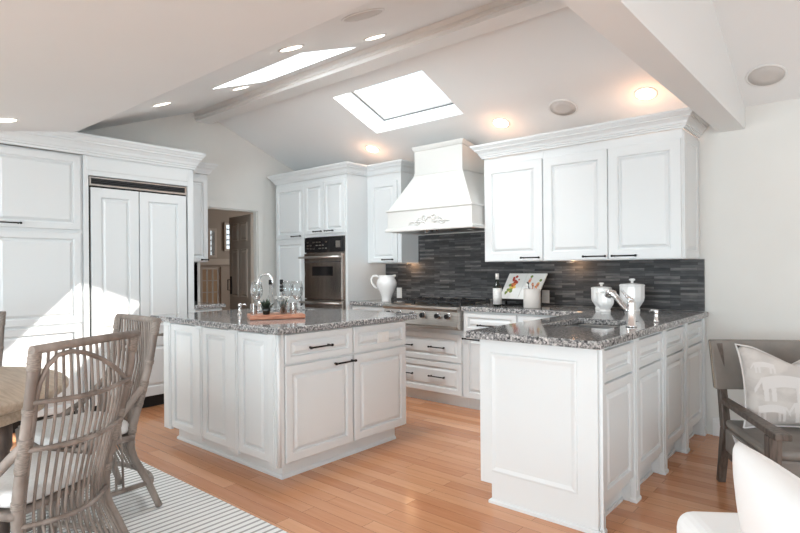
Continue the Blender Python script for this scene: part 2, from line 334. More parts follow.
for k, (a, b, c, d) in enumerate(wins):
    s_ = struct('window_%d' % (k+3), MB().slab([a-.02, a+.015, b-.015, b+.02], [c-.02, c+.015, d-.015, d+.02], lambda y, z: not (a+.015 < y < b-.015 and c+.015 < z < d-.015), lambda y, z: (-7.60, y, z), lambda y, z: (-7.575, y, z)), 'taupe')
    MB().box(-7.665, a, c, -7.66, b, d).build('pane', 'pane', s_)
    w = MB()
    for q in range(1, 5): zz = c+(d-c)*q/5; w.tube([(-7.64, a, zz-.03), (-7.64, b, zz+.03)], .004, 6); w.tube([(-7.64, a, zz+.03), (-7.64, b, zz-.03)], .004, 6)
    w.tube([(-7.64, (a+b)/2, c), (-7.64, (a+b)/2, d)], .004, 6); w.build('lead_came', 'seal', s_)
# glazed door in the hall's far wall
dr = struct('door_1', MB().slab([4.30, 4.335, 4.60, 4.63], [.12, .70, .74, 1.26, 1.30], lambda y, z: not (4.335 < y < 4.60 and .74 < z < 1.26), lambda y, z: (-7.66, y, z), lambda y, z: (-7.62, y, z)), 'taupe')
w = MB(); w.box(-7.655, 4.415, .74, -7.625, 4.428, 1.26).box(-7.655, 4.507, .74, -7.625, 4.52, 1.26)
for q in (.91, 1.085): w.box(-7.655, 4.335, q, -7.625, 4.60, q+.012)
w.build('glazing_bars', 'taupe', dr)
MB().box(-7.645, 4.335, .74, -7.64, 4.60, 1.26).build('pane', 'pane', dr)
# open panel door, hinged on the right jamb and swung into the hall
hp = Vector((-5.565, 3.80)); ep = Vector((-6.15, 3.885)); dw = (ep-hp).length; ang = math.atan2(ep.y-hp.y, ep.x-hp.x)
d2 = thing('door_2', 'taupe six-panel door standing open into the hall beyond the doorway', 'door', (hp.x, hp.y, 0), ang)
d2['kind'] = 'structure'
w = MB(); H = 1.905
w.box(0, -.017, .01, dw, .017, H)
for sgn in (1, -1):
    for (u0, u1) in ((.085, dw/2-.035), (dw/2+.035, dw-.085)):
        for (v0, v1) in ((.18, .74), (.92, 1.50), (1.60, 1.82)):
            if sgn > 0: w.loops((u0, .0171, v0), (1, 0, 0), (0, 0, 1), (0, 1, 0), u1-u0, v1-v0, [(0, 0), (.004, .007), (.016, .001), (.04, .008)])
            else: w.loops((u0, -.0171, v0), (1, 0, 0), (0, 0, 1), (0, -1, 0), u1-u0, v1-v0, [(0, 0), (.004, .007), (.016, .001), (.04, .008)])
w.build('door_leaf', 'taupe', d2)
w = MB()
for sgn in (1, -1): w.box(dw-.07, sgn*.0172, .95, dw-.02, sgn*.022, 1.17).tube([(dw-.045, sgn*.02, 1.0), (dw-.045, sgn*.06, 1.0), (dw-.045, sgn*.06, 1.13), (dw-.045, sgn*.02, 1.13)], .007)
w.build('door_handle', 'black', d2)

# ---------------------------------------------------------------- cabinetry helpers
def P_(d, stile=.055): g = max(.0015, d-.012); return [(0, 0), (0, d), (.003, d+.003), (stile-.008, d+.003), (stile-.003, d+.0005), (stile, g), (stile+.008, g), (stile+.026, d+.001), (stile+.029, d+.002)]
AX = {'-y': (Vector((1, 0, 0)), Vector((0, -1, 0))), '+x': (Vector((0, 1, 0)), Vector((1, 0, 0))), '-x': (Vector((0, 1, 0)), Vector((-1, 0, 0)))}
def front(kind, face, plane, u0, u1, z0, z1, parent, stile=.055, d=.016, m='cab'):
    U, N = AX[face]; g = .0015
    def pt(u, z): return (u, plane, z) if face == '-y' else (plane, u, z)
    w = MB(); w.loops(pt(u0+g, z0+g), U, (0, 0, 1), N, u1-u0-2*g, z1-z0-2*g, P_(d, stile)); return w.build(kind, m, parent)
def pull(face, plane, uc, z, parent, L=.15, m='black', vert=False):
    U, N = AX[face]; c = Vector((uc, plane, z)) if face == '-y' else Vector((plane, uc, z))
    D = Vector((0, 0, 1)) if vert else U; w = MB()
    w.tube([c-D*L/2+N*.028, c+D*L/2+N*.028], .0055, 8)
    for s_ in (-1, 1):
        a = c+D*s_*(L/2-.012); w.tube([a, a+N*.028], [.008, .005], 8)
        e = c+D*s_*L/2+N*.028; w.tube([e-D*s_*.006, e+D*s_*.006], .0085, 8)
    return w.build('handle', m, parent)
def crownprof(z0, z1, out, base=0):
    h = z1-z0; return [(base, z0), (base+.012, z0), (base+.012, z0+h*.12), (base+.022, z0+h*.14), (base+.022, z0+h*.22), (base+out*.34, z0+h*.26), (base+out*.40, z0+h*.40), (base+out*.60, z0+h*.56), (base+out*.70, z0+h*.58), (base+out*.70, z0+h*.68), (base+out*.80, z0+h*.70), (base+out*.92, z0+h*.84), (base+out, z0+h*.85), (base+out, z1), (base, z1)]
FR = .019   # door thickness + lip
# ---------------------------------------------------------------- left wall: pantry, refrigerator, nook
XL = -5.02  # carcass plane; fronts reach -5.0
B0 = XG+.006
t = thing('pantry_cabinet', 'white built-in tall pantry cabinet at the left edge, beside the refrigerator', 'cabinet', (-5.25, 1.1, 0), world=True)
MB().box(B0, .80, .1, XL, 1.775, 2.214).build('carcass', 'cab', t); MB().box(B0, .80, 0, XL-.06, 1.775, .0995).build('toe_kick', 'toe', t)
for a, b in ((.82, 1.125), (1.128, 1.757)):
    d = front('door', '+x', XL, a, b, 1.59, 2.20, t); pull('+x', -5.0, (1.245 if a > 1 else 1.0), 1.624, d, .16)
    d = front('door', '+x', XL, a, b, .825, 1.565, t)
    d = front('door', '+x', XL, a, b, .105, .805, t)
t = thing('refrigerator_surround', 'white cabinet surround with a long blank panel framing the refrigerator', 'cabinet', (-5.25, 2.25, 0), world=True)
w = MB(); w.box(B0, 1.777, 0, XL+.02, 1.816, 2.218).box(B0, 2.697, 0, XL+.02, 2.755, 2.218).box(B0, 1.817, 2.055, XL+.02, 2.696, 2.218)
w.build('frame', 'cab', t)
MB().loops((XL+.02, 1.80, 2.095), (0, 1, 0), (0, 0, 1), (1, 0, 0), .90, .115, [(0, 0), (0, .004), (.006, .007)]).build('frieze_panel', 'cab', t)
t = thing('refrigerator', 'built-in refrigerator with white panelled doors and a steel louvred grille', 'refrigerator', (-5.25, 2.25, 0), world=True)
MB().box(B0+.02, 1.8175, .11, XL-.01, 2.6955, 2.053).build('body', 'toe', t)
w = MB(); w.box(XL-.009, 1.826, 1.972, XL+.012, 2.688, 1.986).box(XL-.009, 1.826, 2.036, XL+.012, 2.688, 2.046).box(XL-.009, 1.826, 1.986, XL+.012, 1.838, 2.036).box(XL-.009, 2.676, 1.986, XL+.012, 2.688, 2.036)
g = w.build('grille', 'steel', t); w = MB()
for q in range(3): z = 1.992+q*.015; w.box(XL-.004, 1.838, z, XL+.006, 2.676, z+.004)
w.build('louvres', 'seal', g)
for a, b in ((1.835, 2.234), (2.24, 2.683)): front('door', '+x', XL-.009, a, b, .668, 1.958, t, .085, .028)
front('freezer_drawer', '+x', XL-.009, 1.835, 2.683, .112, .648, t, .085, .028)
MB().box(XL-.009, 1.828, .650, XL+.008, 2.687, .664).build('steel_strip', 'steel', t)
MB().box(B0+.02, 1.822, .0, XL-.05, 2.691, .108).build('toe_grille', 'toe', t)
t = thing('wall_cabinet', 'narrow white wall cabinet above the granite nook counter, left of the doorway', 'cabinet', (-5.4, 2.9, 1.33), world=True)
MB().box(B0, 2.757, 1.334, -5.265, 3.055, 2.238).build('carcass', 'cab', t)
d = front('door', '+x', -5.265, 2.76, 3.052, 1.338, 2.20, t, .05); pull('+x', -5.247, 3.0, 1.357, d, .07)
t = thing('base_cabinet', 'white base cabinet under the small granite counter by the doorway', 'cabinet', (-5.25, 2.9, 0), world=True)
MB().box(B0, 2.757, .1, -5.0, 3.05, .874).build('carcass', 'cab', t); MB().box(B0, 2.757, 0, -5.06, 3.05, .0995).build('toe_kick', 'toe', t)
front('door', '+x', -5.0, 2.76, 3.047, .11, .70, t, .05); front('drawer', '+x', -5.0, 2.76, 3.047, .71, .866, t, .04)
tag(MB().box(B0, 2.757, .875, -4.955, 3.075, .914).build('countertop', 'granite', bevel=.008), 'short granite countertop in the nook between refrigerator and doorway', 'countertop')
tag(MB().box(B0-.005, 2.757, .915, B0+.012, 3.06, 1.333).build('backsplash', 'slate'), 'narrow dark slate backsplash in the nook beside the refrigerator', 'backsplash')
w = MB(); w.sweep([(-5.0, .80), (-5.0, 2.757), (-5.49, 2.757)], crownprof(2.219, 2.378, .085)); struct('trim_5', w, 'cab')
w = MB(); w.sweep([(-5.248, 2.86), (-5.248, 3.057), (-5.49, 3.057)], crownprof(2.239, 2.345, .075)); struct('trim_6', w, 'cab')

# ---------------------------------------------------------------- range wall: oven tower
YT = 4.02; YB = YW-.006
t = thing('oven_cabinet', 'tall white cabinet with pantry doors holding the built-in wall oven', 'cabinet', (-4.78, 4.3, 0), world=True)
w = MB(); w.slab([-5.384, -4.845, -4.215, -4.18], [.1, .62, 1.605, 2.245], lambda x, z: not (-4.845 < x < -4.215 and 0.62 < z < 1.605), lambda x, z: (x, YT, z), lambda x, z: (x, YB, z)); w.build('carcass', 'cab', t)
MB().box(-5.384, YT+.05, 0, -4.18, YB, .0995).build('toe_kick', 'toe', t)
d = front('door', '-y', YT, -5.375, -4.862, 1.60, 2.20, t); pull('-y', YT-.018, -4.98, 1.625, d, .15)
d = front('door', '-y', YT, -5.375, -4.862, .11, 1.585, t); pull('-y', YT-.018, -4.89, .95, d, .2, vert=True)
for a, b, h in ((-4.856, -4.535, -4.615), (-4.53, -4.205, -4.43)):
    d = front('door', '-y', YT, a, b, 1.632, 2.20, t, .05); pull('-y', YT-.018, h, 1.662, d, .12)
front('drawer', '-y', YT, -4.856, -4.205, .11, .60, t)
t = thing('wall_oven', 'stainless built-in wall oven with black glass control panel and tube handles', 'oven', (-4.53, 4.2, .63), world=True)
MB().box(-4.842, YT-.004, .625, -4.218, YB-.05, 1.60).build('body', 'ovensteel', t)
w = MB().box(-4.84, YT-.03, 1.435, -4.222, YT-.0045, 1.597); cp = w.build('control_panel', 'blackglass', t, bevel=.003)
w = MB()
for r_ in range(3):
    for c in range(7):
        if (r_+c) % 4 != 3: w.box(-4.80+c*.05, YT-.0318, 1.47+r_*.034, -4.77+c*.05, YT-.0302, 1.482+r_*.034)
w.box(-4.33, YT-.0318, 1.48, -4.26, YT-.0302, 1.55); w.build('display_marks', 'steel', cp)
def oven_door(z0, z1, win):
    o = MB().box(-4.836, YT-.04, z0, -4.236, YT-.0045, z1).build('oven_door', 'ovensteel', t, bevel=.004)
    if win: MB().box(-4.70, YT-.0415, z1-.245, -4.37, YT-.0402, z1-.145).build('oven_window', 'blackglass', o)
    w = MB(); z = z1-.045 if win else z1-.03; w.tube([(-4.86, YT-.095, z), (-4.21, YT-.095, z)], .012, 12)
    for x in (-4.84, -4.23): w.tube([(x, YT-.04, z), (x, YT-.095, z)], .010, 8)
    w.build('handle', 'steel', o)
    MB().box(-4.836, YT-.0412, z1-.10 if win else z1-.055, -4.236, YT-.0402, z1-.092 if win else z1-.05).build('shadow_gap', 'seal', o)  # dark strip on the door face, standing in for a shadowed gap
oven_door(.93, 1.425, True); oven_door(.64, .92, False)
YU = 4.32
t = thing('wall_cabinet', 'white single-door wall cabinet between the oven tower and the range hood', 'cabinet', (-3.95, 4.45, 1.3), world=True)
MB().box(-4.179, YU, 1.312, -3.70, YB, 2.245).build('carcass', 'cab', t)
d = front('door', '-y', YU, -4.13, -3.745, 1.318, 2.165, t); pull('-y', YU-.018, -3.86, 1.345, d, .14)
w = MB(); w.sweep([(-5.384, 4.60), (-5.384, YT-.005), (-4.178, YT-.005), (-4.178, YU-.005), (-3.698, YU-.005), (-3.698, 4.60)], crownprof(2.246, 2.352, .075), 1)
struct('trim_7', w, 'cab')
# right uppers
YR = 4.19
t = thing('wall_cabinet', 'white single-door wall cabinet just right of the range hood', 'cabinet', (-2.34, 4.4, 1.3), world=True)
MB().box(-2.62, YR, 1.303, -2.061, YB, 2.205).build('carcass', 'cab', t)
d = front('door', '-y', YR, -2.612, -2.063, 1.306, 2.14, t, .075); pull('-y', YR-.018, -2.165, 1.332, d, .16)
t = thing('wall_cabinet', 'wide white two-door wall cabinet with paneled side at the right end of the uppers', 'cabinet', (-1.53, 4.4, 1.3), world=True)
MB().box(-2.059, YR, 1.303, -1.018, YB, 2.205).build('carcass', 'cab', t)
d = front('door', '-y', YR, -2.055, -1.534, 1.306, 2.14, t, .075); pull('-y', YR-.018, -1.63, 1.332, d, .17)
d = front('door', '-y', YR, -1.530, -1.025, 1.306, 2.14, t, .075); pull('-y', YR-.018, -1.41, 1.332, d, .17)
front('side_panel', '+x', -1.018, YR+.01, YB, 1.306, 2.19, t, .06, .006)
w = MB(); w.sweep([(-2.62, 4.60), (-2.62, YR-.015), (-1.008, YR-.015), (-1.008, 4.60)], crownprof(2.205, 2.318, .085)); struct('trim_8', w, 'cab')

# ---------------------------------------------------------------- hood
t = thing('range_hood', 'white tapered range hood with a carved scroll, above the cooktop', 'range hood', (-3.1, 4.3, 1.6), world=True)
hx0, hx1, hy = -3.60, -2.63, 4.0
w = MB(); w.slab([hx0, hx0+.03, hx1-.03, hx1], [hy, hy+.03, YB-.03, YB], lambda x, y: not (hx0+.03 < x < hx1-.03 and hy+.03 < y < YB-.03), lambda x, y: (x, y, 1.60), lambda x, y: (x, y, 1.80))
ap = w.build('apron', 'hood', t)
w = MB(); cx0, cx1, cy = -3.42, -2.86, 4.2
w.hexa([(hx0, hy, 1.8005), (hx1, hy, 1.8005), (hx1, YB, 1.8005), (hx0, YB, 1.8005), (cx0, cy, 2.155), (cx1, cy, 2.155), (cx1, YB, 2.155), (cx0, YB, 2.155)]); w.build('canopy', 'hood', t)
w = MB(); w.hexa([(cx0, cy, 2.1555), (cx1, cy, 2.1555), (cx1, YB, 2.1555), (cx0, YB, 2.1555), (cx0, cy, 2.43), (cx1, cy, 2.43), (cx1, YB, 2.36), (cx0, YB, 2.36)]); w.build('chimney', 'hood', t)
w = MB(); pth = [(hx0, YB), (hx0, hy), (hx1, hy), (hx1, YB)]
w.sweep(pth, [(0, 1.60), (.016, 1.60), (.020, 1.608), (.020, 1.622), (.010, 1.632), (0, 1.636)]); w.build('lower_moulding', 'hood', t)
w = MB(); w.sweep(pth, [(0, 1.792), (.010, 1.795), (.014, 1.803), (.010, 1.811), (0, 1.813)]); w.build('upper_moulding', 'hood', t)
pth = [(cx0, YB), (cx0, cy), (cx1, cy), (cx1, YB)]
w = MB(); w.sweep(pth, [(0, 2.150), (.008, 2.150), (.008, 2.163), (0, 2.165)]); w.sweep(pth, [(0, 2.385), (.008, 2.39), (.018, 2.415), (.020, 2.43), (0, 2.43)])
for v in w.v:
    if v.z > 2.3: v.z -= max(0, v.y-cy)*.17
w.build('chimney_moulding', 'hood', t)
# carved scroll
w = MB(); oc = (-3.09, hy-.004, 1.70)
def spiral(cx, cz, r, a0, turns, sg, n=26):
    return [(cx+sg*r*(1-.8*i/n)*math.cos(a0+turns*2*PI*i/n), hy-.004, cz+r*(1-.8*i/n)*math.sin(a0+turns*2*PI*i/n)) for i in range(n+1)]
for sg in (-1, 1):
    w.tube(spiral(oc[0]+sg*.052, 1.712, .040, -1.9, 1.4, sg), .008, 6)
    w.tube(spiral(oc[0]+sg*.118, 1.694, .022, PI-1.2, -1.2, sg), .006, 6)
    w.tube([(oc[0]+sg*(.06+.19*i/12), hy-.004, 1.670+.016*math.sin(i*.9)) for i in range(13)], [.009*(1-i/16) for i in range(13)], 6)
    for i in range(4): w.tube([(oc[0]+sg*(.10+i*.035), hy-.004, 1.672), (oc[0]+sg*(.122+i*.035), hy-.008, 1.688-.002*i), (oc[0]+sg*(.135+i*.035), hy-.004, 1.680)], [.003, .006, .002], 6)
w.lathe([(.004, -.01), (.018, -.004), (.02, .002), (.004, .014)], (oc[0], hy-.002, 1.722), 10); w.build('carved_scroll', 'hood', t)
w = MB(); w.box(hx0+.032, hy+.032, 1.606, hx1-.032, YB-.032, 1.622); ins = w.build('filter_insert', 'steel', t)
w = MB()
for x in (-3.2, -3.14, -3.08): w.lathe([(.012, 0), (.012, .012)], (x, hy+.1, 1.594), 10)
w.build('control_knob', 'knob', ins)
w = MB()
for x in (-3.35, -2.85): w.lathe([(.03, 0), (.03, .004)], (x, hy+.3, 1.6015), 16)
w.build('hood_light', 'ceramic', ins)

# ---------------------------------------------------------------- range wall: base units, cooktop
YF = 4.075
def base(name, label, x0, x1, ztop=.874):
    t = thing(name, label, 'cabinet', ((x0+x1)/2, 4.35, 0), world=True)
    MB().box(x0+.001, YF, .105, x1-.001, YB, ztop).build('carcass', 'cab', t)
    MB().box(x0+.001, YF+.07, 0, x1-.001, YB, .1045).build('toe_kick', 'trim', t); return t
t = base('base_cabinet', 'white base cabinet between the oven tower and the cooktop, under the pitcher', -4.178, -3.66)
front('drawer', '-y', YF, -4.16, -3.67, .71, .866, t, .04); front('door', '-y', YF, -4.16, -3.67, .11, .70, t)
t = base('base_cabinet', 'white base cabinet with two deep drawers under the cooktop', -3.66, -2.775, .695)
for z0, z1, zh in ((.405, .66, .53), (.115, .395, .262)):
    d = front('drawer', '-y', YF, -3.65, -2.785, z0, z1, t, .05)
    for x in (-3.42, -3.05): pull('-y', YF-.018, x, zh, d, .17)
t = base('base_cabinet', 'white base cabinet with drawer over door, right of the cooktop', -2.775, -2.235)
d = front('drawer', '-y', YF, -2.765, -2.243, .69, .862, t, .045); pull('-y', YF-.018, -2.51, .757, d, .18)
d = front('door', '-y', YF, -2.765, -2.243, .112, .68, t); pull('-y', YF-.018, -2.67, .632, d, .17)
t = base('base_cabinet', 'white base cabinet in the corner behind the peninsula', -2.235, -1.622)
d = front('drawer', '-y', YF, -2.228, -1.66, .69, .862, t, .045); front('door', '-y', YF, -2.228, -1.66, .112, .68, t)
t = thing('gas_cooktop', 'stainless rangetop with black cast-iron grates and six black knobs', 'cooktop', (-3.21, 4.3, .7), world=True)
rx0, rx1 = -3.655, -2.78
MB().box(rx0, 4.045, .697, rx1, YB-.02, .897).build('body', 'steel', t)
w = MB(); w.extrude([(rx0, 4.0445, .705), (rx0, 4.0, .71), (rx0, 3.985, .735), (rx0, 4.005, .862), (rx0, 3.985, .868), (rx0, 3.98, .888), (rx0, 3.995, .906), (rx0, 4.0445, .912)], (rx1-rx0, 0, 0)); w.build('front_panel', 'steel', t)
MB().box(rx0+.12, 3.982, .708, rx1-.02, 3.9995, .722).build('drip_tray_lip', 'steel', t)
MB().box(rx0, 4.0455, .898, rx1, YB-.02, .912).build('burner_deck', 'steel', t)
MB().box(rx0, YB-.055, .9125, rx1, YB-.02, .952).build('rear_trim', 'steel', t)
for x in (-3.575, -3.445, -3.29, -3.165, -2.995, -2.885):
    k = MB(); mrot = Matrix.Translation((x, 3.994, .822)) @ Matrix.Rotation(R(90), 4, 'X')
    k.lathe([(.030, 0), (.030, .006), (.026, .008)], n=20).xf(mrot); bz_ = k.build('knob_bezel', 'chrome', t)
    k = MB().lathe([(.022, .0), (.021, .026), (.017, .031)], n=16).box(-.005, -.02, .028, .005, .02, .037).xf(Matrix.Translation((x, 3.986, .822)) @ Matrix.Rotation(R(90), 4, 'X')); k.build('knob', 'knob', t)
for i in range(3):
    a = rx0+.03+i*.275; b = a+.262; w = MB(); ya, yb = 4.09, 4.535
    for x in (a, b): w.box(x-.007, ya, .935, x+.007, yb, .95)
    for y in (ya, (ya+yb)/2, yb): w.box(a, y-.007, .935, b, y+.007, .95)
    for x in (a, b):
        for y in (ya, (ya+yb)/2, yb): w.box(x-.009, y-.009, .9125, x+.009, y+.009, .958)
    for cy_ in (ya+.11, yb-.11):
        cx_ = (a+b)/2
        for q in range(8): w.tube([(cx_+.03*math.cos(q*PI/4), cy_+.03*math.sin(q*PI/4), .945), (cx_+.115*math.cos(q*PI/4), cy_+.105*math.sin(q*PI/4), .945)], .006, 6)
    w.build('grate', 'iron', t)
    for cy_ in (ya+.11, yb-.11): MB().lathe([(.05, 0), (.05, .008), (.035, .012), (.035, .02), (.005, .022)], ((a+b)/2, cy_, .9125), 18).build('burner', 'iron', t)

# ---------------------------------------------------------------- countertops
tag(MB().box(-4.178, 4.035, .875, -3.66, YB-.02, .914).build('countertop', 'granite', bevel=.008), 'short granite countertop under the white pitcher, left of the cooktop', 'countertop')
CX0, CX1, CY0 = -1.678, -.948, 2.475
w = MB(); w.slab([-2.775, CX0, -1.50, -1.12, CX1], [CY0, 3.02, 3.55, 4.035, YB-.02],
       lambda x, y: (x > CX0 or y > 4.035) and not (-1.50 < x < -1.12 and 3.02 < y < 3.55), lambda x, y: (x, y, .875), lambda x, y: (x, y, .914))
tag(w.build('countertop', 'granite', bevel=.008, seg=3), 'L-shaped granite countertop over the peninsula and right of the cooktop', 'countertop')
IX0, IX1, IY0, IY1 = -4.155, -2.585, 1.93, 3.20
w = MB(); w.slab([IX0, -3.86, -3.55, IX1], [IY0, 2.72, 3.02, IY1], lambda x, y: not (-3.86 < x < -3.55 and 2.72 < y < 3.02), lambda x, y: (x, y, .875), lambda x, y: (x, y, .914))
tag(w.build('countertop', 'granite', bevel=.010, seg=3), 'square speckled granite countertop topping the kitchen island', 'countertop')
def sink(x0, x1, y0, y1, depth, label):
    w = MB(); zt = .874; e = .012
    w.slab([x0-e, x0+.002, x1-.002, x1+e], [y0-e, y0+.002, y1-.002, y1+e], lambda x, y: not (x0 < x < x1 and y0 < y < y1), lambda x, y: (x, y, zt-depth), lambda x, y: (x, y, zt))
    w.box(x0-e, y0-e, zt-depth-.01, x1+e, y1+e, zt-depth-.0005); w.lathe([(.04, 0), (.035, .004)], ((x0+x1)/2, (y0+y1)/2, zt-depth), 20)
    return tag(w.build('sink', 'sinksteel', bevel=.004), label, 'sink')
# backsplash
w = MB(); w.slab([-4.17, -3.70, -2.63, -.978], [.915, 1.302, 1.598], lambda x, z: z < 1.302 or -3.70 < x < -2.63, lambda x, z: (x, YB-.018, z), lambda x, z: (x, YB+.002, z))
tag(w.build('backsplash', 'slate'), 'dark grey stacked slate backsplash along the range wall', 'backsplash')
# ---------------------------------------------------------------- island
ix0, ix1, iy0, iy1 = -3.99, -2.64, 1.985, 3.105
t = thing('kitchen_island', 'white panelled kitchen island with black pulls in the middle of the floor', 'island', ((ix0+ix1)/2, (iy0+iy1)/2, 0), world=True)
w = MB(); w.slab([ix0, -3.88, -3.53, ix1], [iy0, 2.70, 3.04, iy1], lambda x, y: not (-3.88 < x < -3.53 and 2.70 < y < 3.04), lambda x, y: (x, y, .105), lambda x, y: (x, y, .874))
w.build('carcass', 'cab', t)
w = MB(); w.box(-3.94, 2.043, 0, -2.70, 3.06, .1045); w.sweep([(-3.94, 3.06), (-3.94, 2.043), (-2.70, 2.043), (-2.70, 3.06)], [(0, 0), (.012, 0), (.012, .012), (.004, .022), (0, .024)]); w.build('plinth', 'cab', t)
for a, b in ((-3.90, -3.551), (-3.465, -3.141), (-3.039, -2.72)): front('side_panel', '-y', iy0, a, b, .112, .868, t, .05, .018)
for a, b in ((-4.0, -3.90), (-3.551, -3.465), (-3.141, -3.039), (-2.72, -2.65)):
    w = MB(); w.box(a, iy0-.026, .095, b, iy0-.0005, .872); w.box(a+.015, iy0-.031, .12, b-.015, iy0-.0265, .85); w.build('pilaster', 'cab', t, bevel=.003)
w = MB(); w.box(ix1-.009, iy0-.02, .098, ix1+.012, iy0+.02, .872).tube([(ix1+.005, iy0-.012, .1), (ix1+.005, iy0-.012, .87)], .012, 10); w.build('corner_post', 'cab', t)
for a, b in ((2.012, 2.560), (2.572, 3.102)):
    d = front('drawer', '+x', ix1, a, b, .694, .868, t, .042)
    if a < 2.1: pull('+x', ix1+.018, 2.27, .775, d, .17)
    else:
        o = MB().loops((ix1+.013, 2.80, .735), (0, 1, 0), (0, 0, 1), (1, 0, 0), .115, .075, [(0, 0), (0, .006), (.003, .008)]).build('outlet', 'plate', d)
        w = MB()
        for u in (2.828, 2.882): w.box(ix1+.0205, u-.008, .757, ix1+.0222, u+.014, .788)
        w.build('socket', 'trim', o)
d = front('door', '+x', ix1, 2.012, 2.560, .112, .684, t); pull('+x', ix1+.018, 2.475, .650, d, .17)
front('door', '+x', ix1, 2.572, 3.102, .112, .684, t)
sink(-3.86, -3.55, 2.72, 3.02, .14, 'small steel prep sink set in the island countertop')
# ---------------------------------------------------------------- peninsula
px0, px1, py0, py1 = -1.62, -1.005, 2.572, YF-.002
t = thing('peninsula_cabinet', 'white panelled kitchen peninsula running out from the range wall', 'cabinet', (-1.3, 3.4, 0), world=True)
w = MB(); w.slab([px0, -1.52, -1.10, px1], [py0, 3.0, 3.57, YF, YB], lambda x, y: not (-1.52 < x < -1.10 and 3.0 < y < 3.57), lambda x, y: (x, y, .105), lambda x, y: (x, y, .874)); w.build('carcass', 'cab', t)
w = MB(); w.box(px0+.055, py0+.0, 0, px1-.065, YB, .1045); w.build('toe_kick', 'trim', t)
# end panel with its notched foot
w = MB(); w.extrude([(-1.565, 2.5715, 0), (-.992, 2.5715, 0), (-.992, 2.5715, .873), (-1.634, 2.5715, .873), (-1.634, 2.5715, .1), (-1.565, 2.5715, .1)], (0, -.0185, 0)); e_ = w.build('end_panel', 'cab', t)
w = MB(); w.loops((-1.568, 2.5525, .165), (1, 0, 0), (0, 0, 1), (0, -1, 0), .478, .635, [(0, 0), (.004, .006), (.012, .007), (.03, .0015), (.045, .001)]); w.build('raised_panel', 'cab', e_)
w = MB(); w.sweep([(-1.567, 2.62), (-1.567, 2.5525), (-.985, 2.5525), (-.985, 2.60)], [(0, 0), (.012, 0), (.012, .014), (.004, .022), (0, .022)]); w.build('shoe_moulding', 'cab', e_)
bays = [(2.602, 3.026), (3.098, 3.545), (3.612, 4.045), (4.118, 4.548)]
pil = [(2.5725, 2.600), (3.028, 3.096), (3.547, 3.610), (4.047, 4.116), (4.55, YB-.012)]
for a, b in bays:
    d = front('drawer', '+x', px1, a, b, .700, .852, t, .045, .018); front('door', '+x', px1, a, b, .135, .690, t, .05, .018)
for a, b in pil:
    w = MB(); w.box(px1+.0005, a, .0, px1+.030, b, .873); w.box(px1-.066, a+.001, .0, px1, b-.001, .1045)
    if b-a > .04: w.box(px1+.0305, a+.014, .06, px1+.035, b-.014, .85)
    w.sweep([(px1-.0, a+.001), (px1+.030, a+.001), (px1+.030, b-.001), (px1, b-.001)], [(0, 0), (.006, 0), (.006, .014), (.002, .022), (0, .022)]); w.build('pilaster', 'cab', t, bevel=.002)
w = MB()
for a, b in bays: w.box(px1-.0645, a-.002, 0, px1-.045, b+.002, .1045).box(px1-.0445, a+.01, 0, px1-.033, b-.01, .016)
w.build('recessed_plinth', 'cab', t)
w = MB()
front('door', '-x', px0, 2.60, 3.0, .112, .68, t); front('door', '-x', px0, 3.01, 3.56, .112, .68, t); front('drawer', '-x', px0, 2.60, 3.0, .69, .862, t, .045); front('drawer', '-x', px0, 3.01, 3.56, .69, .862, t, .045)
front('door', '-x', px0, 3.57, 4.04, .112, .862, t)
sink(-1.50, -1.12, 3.02, 3.55, .19, 'stainless undermount sink set in the peninsula countertop')

# ---------------------------------------------------------------- plumbing on the counters
t = thing('faucet', 'low-arc chrome pull-out faucet beside the peninsula sink', 'faucet', (-1.045, 3.19, .915))
MB().lathe([(.030, 0), (.030, .006), (.024, .012), (.023, .12), (.024, .135), (.018, .15), (.006, .155)], n=24).build('body', 'chrome', t)
MB().tube([(0, 0, .07), (-.04, .02, .105), (-.09, .05, .15), (-.125, .07, .178)], [.015, .016, .017, .018], 14).build('spout', 'chrome', t)
MB().tube([(-.118, .066, .178), (-.15, .082, .186), (-.162, .088, .160)], [.020, .023, .020], 14).build('spray_head', 'chrome', t)
MB().tube([(0, 0, .15), (-.03, .025, .168), (-.075, .06, .205)], [.013, .009, .007], 10).build('lever', 'chrome', t)
t = thing('soap_dispenser', 'short chrome soap dispenser on the peninsula counter near the wall end', 'dispenser', (-1.02, 3.56, .915))
MB().lathe([(.018, 0), (.018, .005), (.012, .01), (.012, .05), (.014, .065), (.012, .075)], n=18).build('body', 'chrome', t)
MB().tube([(0, 0, .068), (-.03, .015, .068), (-.045, .02, .058)], [.008, .007, .005], 10).build('nozzle', 'chrome', t)
t = thing('faucet', 'tall chrome gooseneck faucet on the island beside the cutting board', 'faucet', (-3.80, 2.655, .915))
MB().lathe([(.024, 0), (.024, .008), (.016, .015), (.016, .06), (.011, .07)], n=20).build('base', 'chrome', t)
w = MB(); pts = [(0, 0, .06), (0, 0, .24)]+[(.055-.055*math.cos(a), .055*.5-.055*.5*math.cos(a), .24+.06*math.sin(a)) for a in [PI*k/10 for k in range(1, 11)]]+[(.11, .055, .19)]
w.tube(pts, .009, 12); w.build('spout', 'chrome', t)
MB().tube([(0, -.015, .04), (0, -.05, .05)], .006, 8).build('lever', 'chrome', t)
t = thing('soap_dispenser', 'slim chrome soap pump on the island left of the cutting board', 'dispenser', (-3.62, 2.36, .915))
MB().lathe([(.018, 0), (.018, .006), (.010, .012), (.010, .06), (.013, .065), (.013, .08), (.005, .085)], n=18).build('body', 'chrome', t)
MB().tube([(0, 0, .075), (.035, .02, .078), (.045, .026, .068)], [.006, .005, .004], 8).build('nozzle', 'chrome', t)

